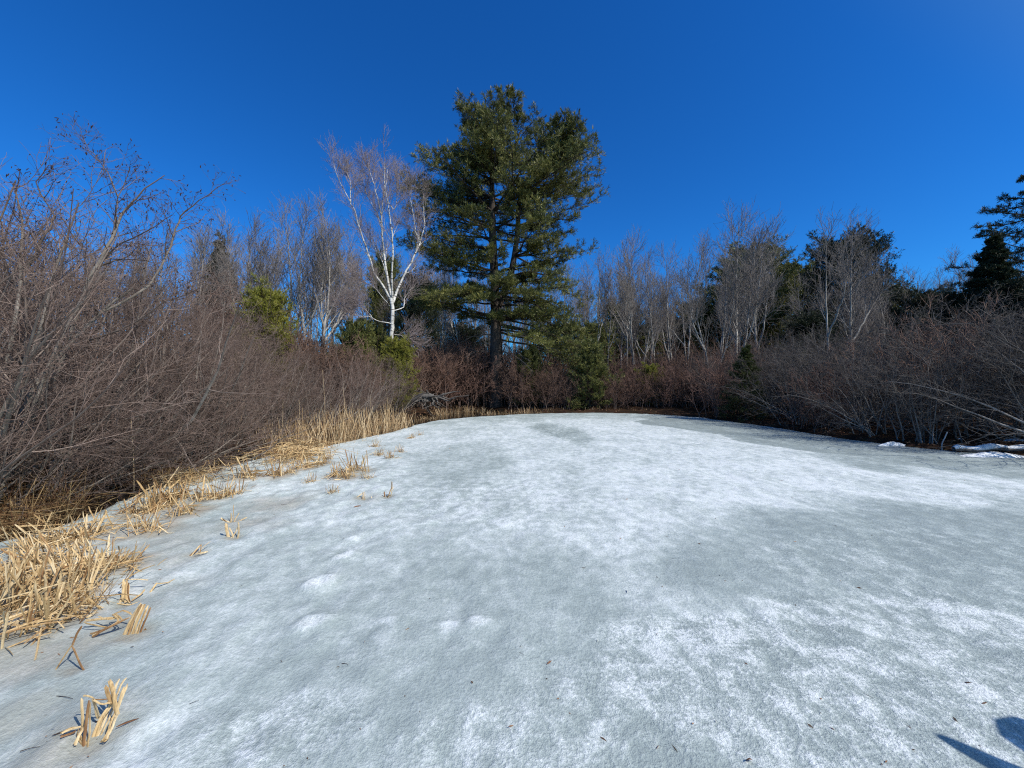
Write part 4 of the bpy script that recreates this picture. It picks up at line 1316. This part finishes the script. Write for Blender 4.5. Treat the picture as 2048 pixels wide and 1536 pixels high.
# sedge tussocks under the near alders
sed = [clump_proto(360 + i, 'sedge_tussock', 150, 110, .52, .26, .007, (.25, -.15), .6, M_SEDGE, .5, .25, .35) for i in range(2)]
for i, (px, py, sc, lab) in enumerate([(-20, 1065, 1., 'brown sedge tussock cut by the left edge above the cattail heaps'), (40, 1045, 1., 'rusty sedge tussock in front of the near alder'), (80, 1026, .9, 'tall rusty sedge tussock left of the dark water'),
                                       (20, 1010, 1.1, 'sedge tussock behind the rusty ones at the left edge'), (70, 992, 1.1, 'sedge tussock tucked under the low alder limb'), (140, 975, .45, 'small sedge tussock at the rim of the dark water'), (330, 952, .7, 'shaded sedge tussock behind the splayed cattail tuft')]):
    p = at(px, py)
    place(sed[i % 2], p[0], p[1], max(gz(p[0], p[1]), -.02) - .02, i * 1.4, sc, (0, 0), lab, 'sedge tussocks on the left bank')

# tall single stalks
def stalk(label, px, py, pxt, pyt, fluff, w=.007, group='tall cattail stalks'):
    p = at(px, py)
    root = thing('cattail_stalk', label, 'cattail', (p[0], p[1], 0), group)
    q, r = line([np.zeros(3), (pt((px + pxt) / 2 + 2, (py + pyt) / 2, p[1]) - p), pt(pxt, pyt, p[1]) - p], w, w * .6)
    Geo().tubes(q, r, 5).build('stem', M_REED, root)
    if fluff:
        e = q[-1]
        g = Geo().tubes(np.array([e - [0, 0, .05], e, e + [.005, 0, .05], e + [.0, 0, .09]]), np.array([.012, .022, .017, .004]), 8)
        rr = np.random.default_rng(4)
        bs_ = e + rr.normal(size=(160, 3)) * [.01, .01, .03] + [0, 0, .02]
        g.needles(bs_, bs_ + nrm(rr.normal(size=(160, 3))) * .03, .002, rr.random(160), rr)
        g.build('seed_head', M_FLUFF, root)


stalk('tall cattail stalk with a white burst seed head before the alders', 471, 905, 489, 775, True)
for i, (a, b, c, e, lab) in enumerate([(560, 890, 566, 800, 'tall thin cattail stalk above the near end of the reed bed'), (650, 875, 645, 740, 'tallest thin cattail stalk standing mid reed bed'), (690, 868, 686, 775, 'thin cattail stalk right of the tallest stalk in the reed bed'),
                                       (597, 888, 598, 800, 'paired thin cattail stalk left of mid reed bed'), (735, 862, 742, 790, 'slanting thin cattail stalk in the right half of the reed bed'), (268, 985, 262, 840, 'bare reed stalk standing in front of the left alder'), (775, 855, 772, 770, 'thin cattail stalk near the right end of the reed bed')]):
    stalk(lab, a, b, c, e, False)

# ------------------------------------------------------------------ driftwood stump, snowy log, sticks
rng = np.random.default_rng(15)
D = 18.6
root = thing('driftwood_stump', 'silver-grey driftwood stump with tangled roots at the far water edge', 'stump')
sh = lambda px, py, oy=0: pt(px, py, D) + [0, oy, 0]
body = line([sh(784, 836, .3), sh(808, 815, .15), sh(832, 797, 0), sh(850, 791, -.1), sh(868, 794, -.1)], .09, .15, 14, rng, .012)
Geo().tubes(*body, 10, rng=rng).build('trunk', M_DEAD, root)
g = Geo()
for k in range(34):
    b = sh(rng.uniform(838, 880), rng.uniform(791, 800), rng.uniform(-.2, .1))
    a = rng.uniform(-.6, 3.6)
    L = rng.uniform(.4, 1.35)
    dv = np.array([math.cos(a) * .9 + .25, -.25 + rng.normal() * .3, -math.sin(a) * .75 + .15]) * L
    q, r = line([b, b + dv * .35 + rng.normal(size=3) * .06, b + dv * .7 + rng.normal(size=3) * .10, b + dv + rng.normal(size=3) * .12], rng.uniform(.025, .06), .010, 10, rng, .012)
    q[:, 2] = np.maximum(q[:, 2], .0)
    g.tubes(q, r, 6, rng=rng)
g.build('roots', M_DEAD, root)

SN = snow_mat()
rng = np.random.default_rng(16)
for lab, a, b, oy in [('snow-covered log lying at the right edge of the ice', (1908, 906), (2140, 913), 0), ('snow-dusted branch lying behind the snowy log', (1925, 894), (2130, 905), .15)]:
    p, q = at(*a), at(*b)
    root = thing('snowy_log', lab, 'log', group='snowy logs on the right bank')
    ax, r = line([p + [0, oy, .07], (p + q) / 2 + [0, oy + .05, .12], q + [0, oy, .09]], .045, .07, 14, rng, .02)
    Geo().tubes(ax, r, 8, rng=rng).build('log_body', M_DEAD, root)
    Geo().tubes(ax + [0, .01, .03], r * np.clip(.95 + rng.normal(0, .3, 14), .3, 1.3), 10, rng=rng).build('snow_cap', SN, root)
for lab, a, b in [('low drift of old snow in front of the snowy log', (1985, 915), (.75, .16)), ('old snow drift at the right edge beyond the ice', (2040, 903), (.7, .25)), ('thin snow ledge left of the big arching shrub', (1785, 893), (.4, .06))]:
    p = at(*a)
    u, v = np.meshgrid(np.linspace(0, 2 * pi, 40), np.linspace(0, 1, 12))
    rr = (1 + .35 * (fbm(np.cos(u) * 2 + p[0], np.sin(u) * 2 + p[1], 3) - .5)) * v
    Zs = .09 * (1 - v ** 2) * (.7 + .6 * fbm(u * 2, v * 5, 6)) - .02 * v
    V = np.stack([rr * np.cos(u) * b[0], rr * np.sin(u) * b[1], Zs], -1)
    o = Geo().grid(V).build('snow_patch', SN)
    o.location = (p[0], p[1], .02)
    tag(o, lab, 'snow', 'old snow along the right bank')
p = at(1884, 901)
root = thing('birch_stick', 'pale peeling stick standing upright at the base of the arching shrub', 'stick', (p[0], p[1], 0))
q, r = line([(0, 0, -.05), (.0, 0, .15), (.06, 0, .28), (.12, .0, .42)], .012, .012)
Geo().tubes(q, r, 6).build('stick_body', M_BIRCH, root)
# fallen grey branch on the near side of the dark water and small sticks on the ice
for i, (px, py, L, az, w, lab) in enumerate([(690, 1336, .035, -.3, .003, 'tiny dark twig lying on grey ice below the footprints'), (388, 1412, .03, .5, .002, 'short dark twig on the ice right of the foremost cattail stub'), (1043, 1318, .03, -.8, .0015, 'hair-thin twig lying in the middle of the near ice'),
                                             (125, 1400, .10, -.15, .003, 'dark bark strip on the ice above the foremost cattail stub'), (255, 1460, .06, .6, .004, 'curled dark leaf right of the foremost cattail stub'), (568, 1014, .06, -.1, .004, 'dark bark flake on stained ice near the shore'),
                                             (118, 1482, .035, .5, .006, 'curled brown leaf left of the foremost cattail stub'), (1498, 1534, .02, 0, .006, 'brown seed husk at the bottom edge of the ice'), (715, 1017, .07, .5, .005, 'curled leaf on white ice below the cattail tent'),
                                             (264, 1300, .012, 0, .004, 'small red-brown bud scale on white ice below the leaning stub'), (135, 1246, .04, .2, .007, 'brown leaf frozen in the ice left of the leaning stub'), (60, 1508, .05, .3, .003, 'dark twig frozen in the bottom left corner')]):
    p = at(px, py)
    zz = ice_z(p[0], p[1]) + .004
    dv = np.array([math.cos(az), math.sin(az), 0]) * L * .6
    q, r = line([-dv, [.004, .003, .003], dv + [0, 0, .002]], w * .55, w * .25)
    leaf = 'leaf' in lab or 'husk' in lab
    o = (Geo().ribbons(q[None], (np.array([.3, .8, 1, 1, .9, .6, .2]) * w * 2.6)[None], [.35], rng) if leaf else Geo().tubes(q, r, 5)).build('fallen_leaf' if leaf else 'twig', M_LEAF if leaf else M_CATKIN)
    o.location = (p[0], p[1], zz)
    tag(o, lab, 'leaf' if leaf else 'twig')

# bits of bark, leaf and twig scattered over the ice
n = 900
px = rng.uniform(-40, 2080, n)
y = 1.5 + 16 * rng.random(n) ** 1.7
x = (px - 1024) / F * y
s_ = sdf(x, y, ICE)
ok = (s_ < -.1) & (rng.random(n) < .25 + .75 * np.exp(-(-s_) / 1.2))
x, y = x[ok], y[ok]
n = len(x)
b = np.stack([x, y, [ice_z(a, c) + .004 for a, c in zip(x, y)]], -1)
dv = nrm(np.stack([rng.normal(size=n), rng.normal(size=n), rng.normal(0, .12, n)], -1)) * (.004 + .022 * rng.random((n, 1)) ** 2)
o = Geo().needles(b - dv, b + dv, .0022 + .003 * rng.random((n, 1)), rng.random(n), rng).build('ice_debris', M_LEAF)
o['kind'] = 'stuff'

# unseen forked shape, added right of the view to cast the lower right shadow
root = thing('shadow_caster', 'unseen forked grey shape added to cast the shadow in the lower right', 'shadow caster', (3.19, .8, 0))
q, r = line([(0, 0, -.1), (.0, 0, .35), (.10, 0, .8), (.17, .01, 1.25), (.19, .01, 1.44)], .19, .15)
Geo().tubes(q, r, 9).tubes(*line([(.19, .01, 1.42), (.20, .01, 1.50), (.22, .0, 1.56)], .145, .02), 8).build('trunk', M_DEAD, root)
q, r = line([(.0, 0, .35), (-.28, .0, .62), (-.40, .0, .90), (-.26, -.01, 1.25), (-.12, -.01, 1.55)], .24, .02)
Geo().tubes(q, r, 7).build('branch', M_DEAD, root)

# ------------------------------------------------------------------ sky, sun, camera
world = bpy.data.worlds.new('World')
scene.world = world
world.use_nodes = True
nt = world.node_tree
nt.nodes.clear()
sky = nt.nodes.new('ShaderNodeTexSky')
sky.sky_type = 'NISHITA'
sky.sun_disc = False
sky.sun_elevation = SUN_EL
sky.sun_rotation = SUN_AZ
sky.altitude = 200
sky.air_density = 1.0
sky.dust_density = .15
sky.ozone_density = 3.0
hs = nt.nodes.new('ShaderNodeHueSaturation')
hs.inputs['Saturation'].default_value = 1.25
bg = nt.nodes.new('ShaderNodeBackground')
bg.inputs['Strength'].default_value = .12
wo = nt.nodes.new('ShaderNodeOutputWorld')
nt.links.new(sky.outputs[0], hs.inputs['Color'])
tn = nt.nodes.new('ShaderNodeMixRGB')
tn.blend_type = 'MULTIPLY'
tn.inputs[0].default_value = 1
tn.inputs['Color2'].default_value = (.22, .78, 1.28, 1)
# the half of the sky round the sun (behind the camera, up to the zenith) is whiter than the deep blue opposite
tcw = nt.nodes.new('ShaderNodeTexCoord')
dt = nt.nodes.new('ShaderNodeVectorMath')
dt.operation = 'DOT_PRODUCT'
nt.links.new(tcw.outputs['Generated'], dt.inputs[0])
dt.inputs[1].default_value = (math.sin(SUN_AZ) * math.cos(SUN_EL), math.cos(SUN_AZ) * math.cos(SUN_EL), math.sin(SUN_EL))
mr = nt.nodes.new('ShaderNodeMapRange')
mr.interpolation_type = 'SMOOTHSTEP'
mr.inputs['From Min'].default_value = .46
mr.inputs['From Max'].default_value = .84
nt.links.new(dt.outputs['Value'], mr.inputs['Value'])
tm = nt.nodes.new('ShaderNodeMixRGB')
tm.inputs['Color1'].default_value = (.22, .78, 1.28, 1)
tm.inputs['Color2'].default_value = (2.3, 1.65, 1.2, 1)
nt.links.new(mr.outputs[0], tm.inputs[0])
nt.links.new(tm.outputs[0], tn.inputs['Color2'])
nt.links.new(hs.outputs[0], tn.inputs['Color1'])
nt.links.new(tn.outputs[0], bg.inputs['Color'])
nt.links.new(bg.outputs[0], wo.inputs[0])

sl = bpy.data.lights.new('sun', 'SUN')
sl.energy = 4.3
sl.angle = radians(.53)
sl.color = (1., .95, .87)
so = bpy.data.objects.new('sun', sl)
COL.objects.link(so)
from mathutils import Vector
dirv = Vector((math.sin(SUN_AZ) * math.cos(SUN_EL), math.cos(SUN_AZ) * math.cos(SUN_EL), math.sin(SUN_EL)))
so.rotation_euler = dirv.to_track_quat('Z', 'Y').to_euler()
so.location = dirv * 60

cam = bpy.data.cameras.new('camera')
cam.sensor_width = 36
cam.lens = 36 * F / 2048
cam.clip_start, cam.clip_end = .05, 3000
co = bpy.data.objects.new('camera', cam)
COL.objects.link(co)
co.location = (0, 0, EYE)
co.rotation_euler = (radians(90), 0, 0)
scene.camera = co

scene.view_settings.view_transform = 'Standard'
scene.view_settings.look = 'None'
scene.view_settings.exposure = 0
scene.view_settings.gamma = 1
cy = scene.cycles
cy.max_bounces, cy.diffuse_bounces, cy.glossy_bounces, cy.transmission_bounces, cy.transparent_max_bounces = 4, 2, 2, 2, 4
cy.use_denoising = False
scene.render.filter_size = 1.1
cy.pixel_filter_type = 'BLACKMAN_HARRIS'
cy.filter_width = 1.15
cy.caustics_reflective = cy.caustics_refractive = False
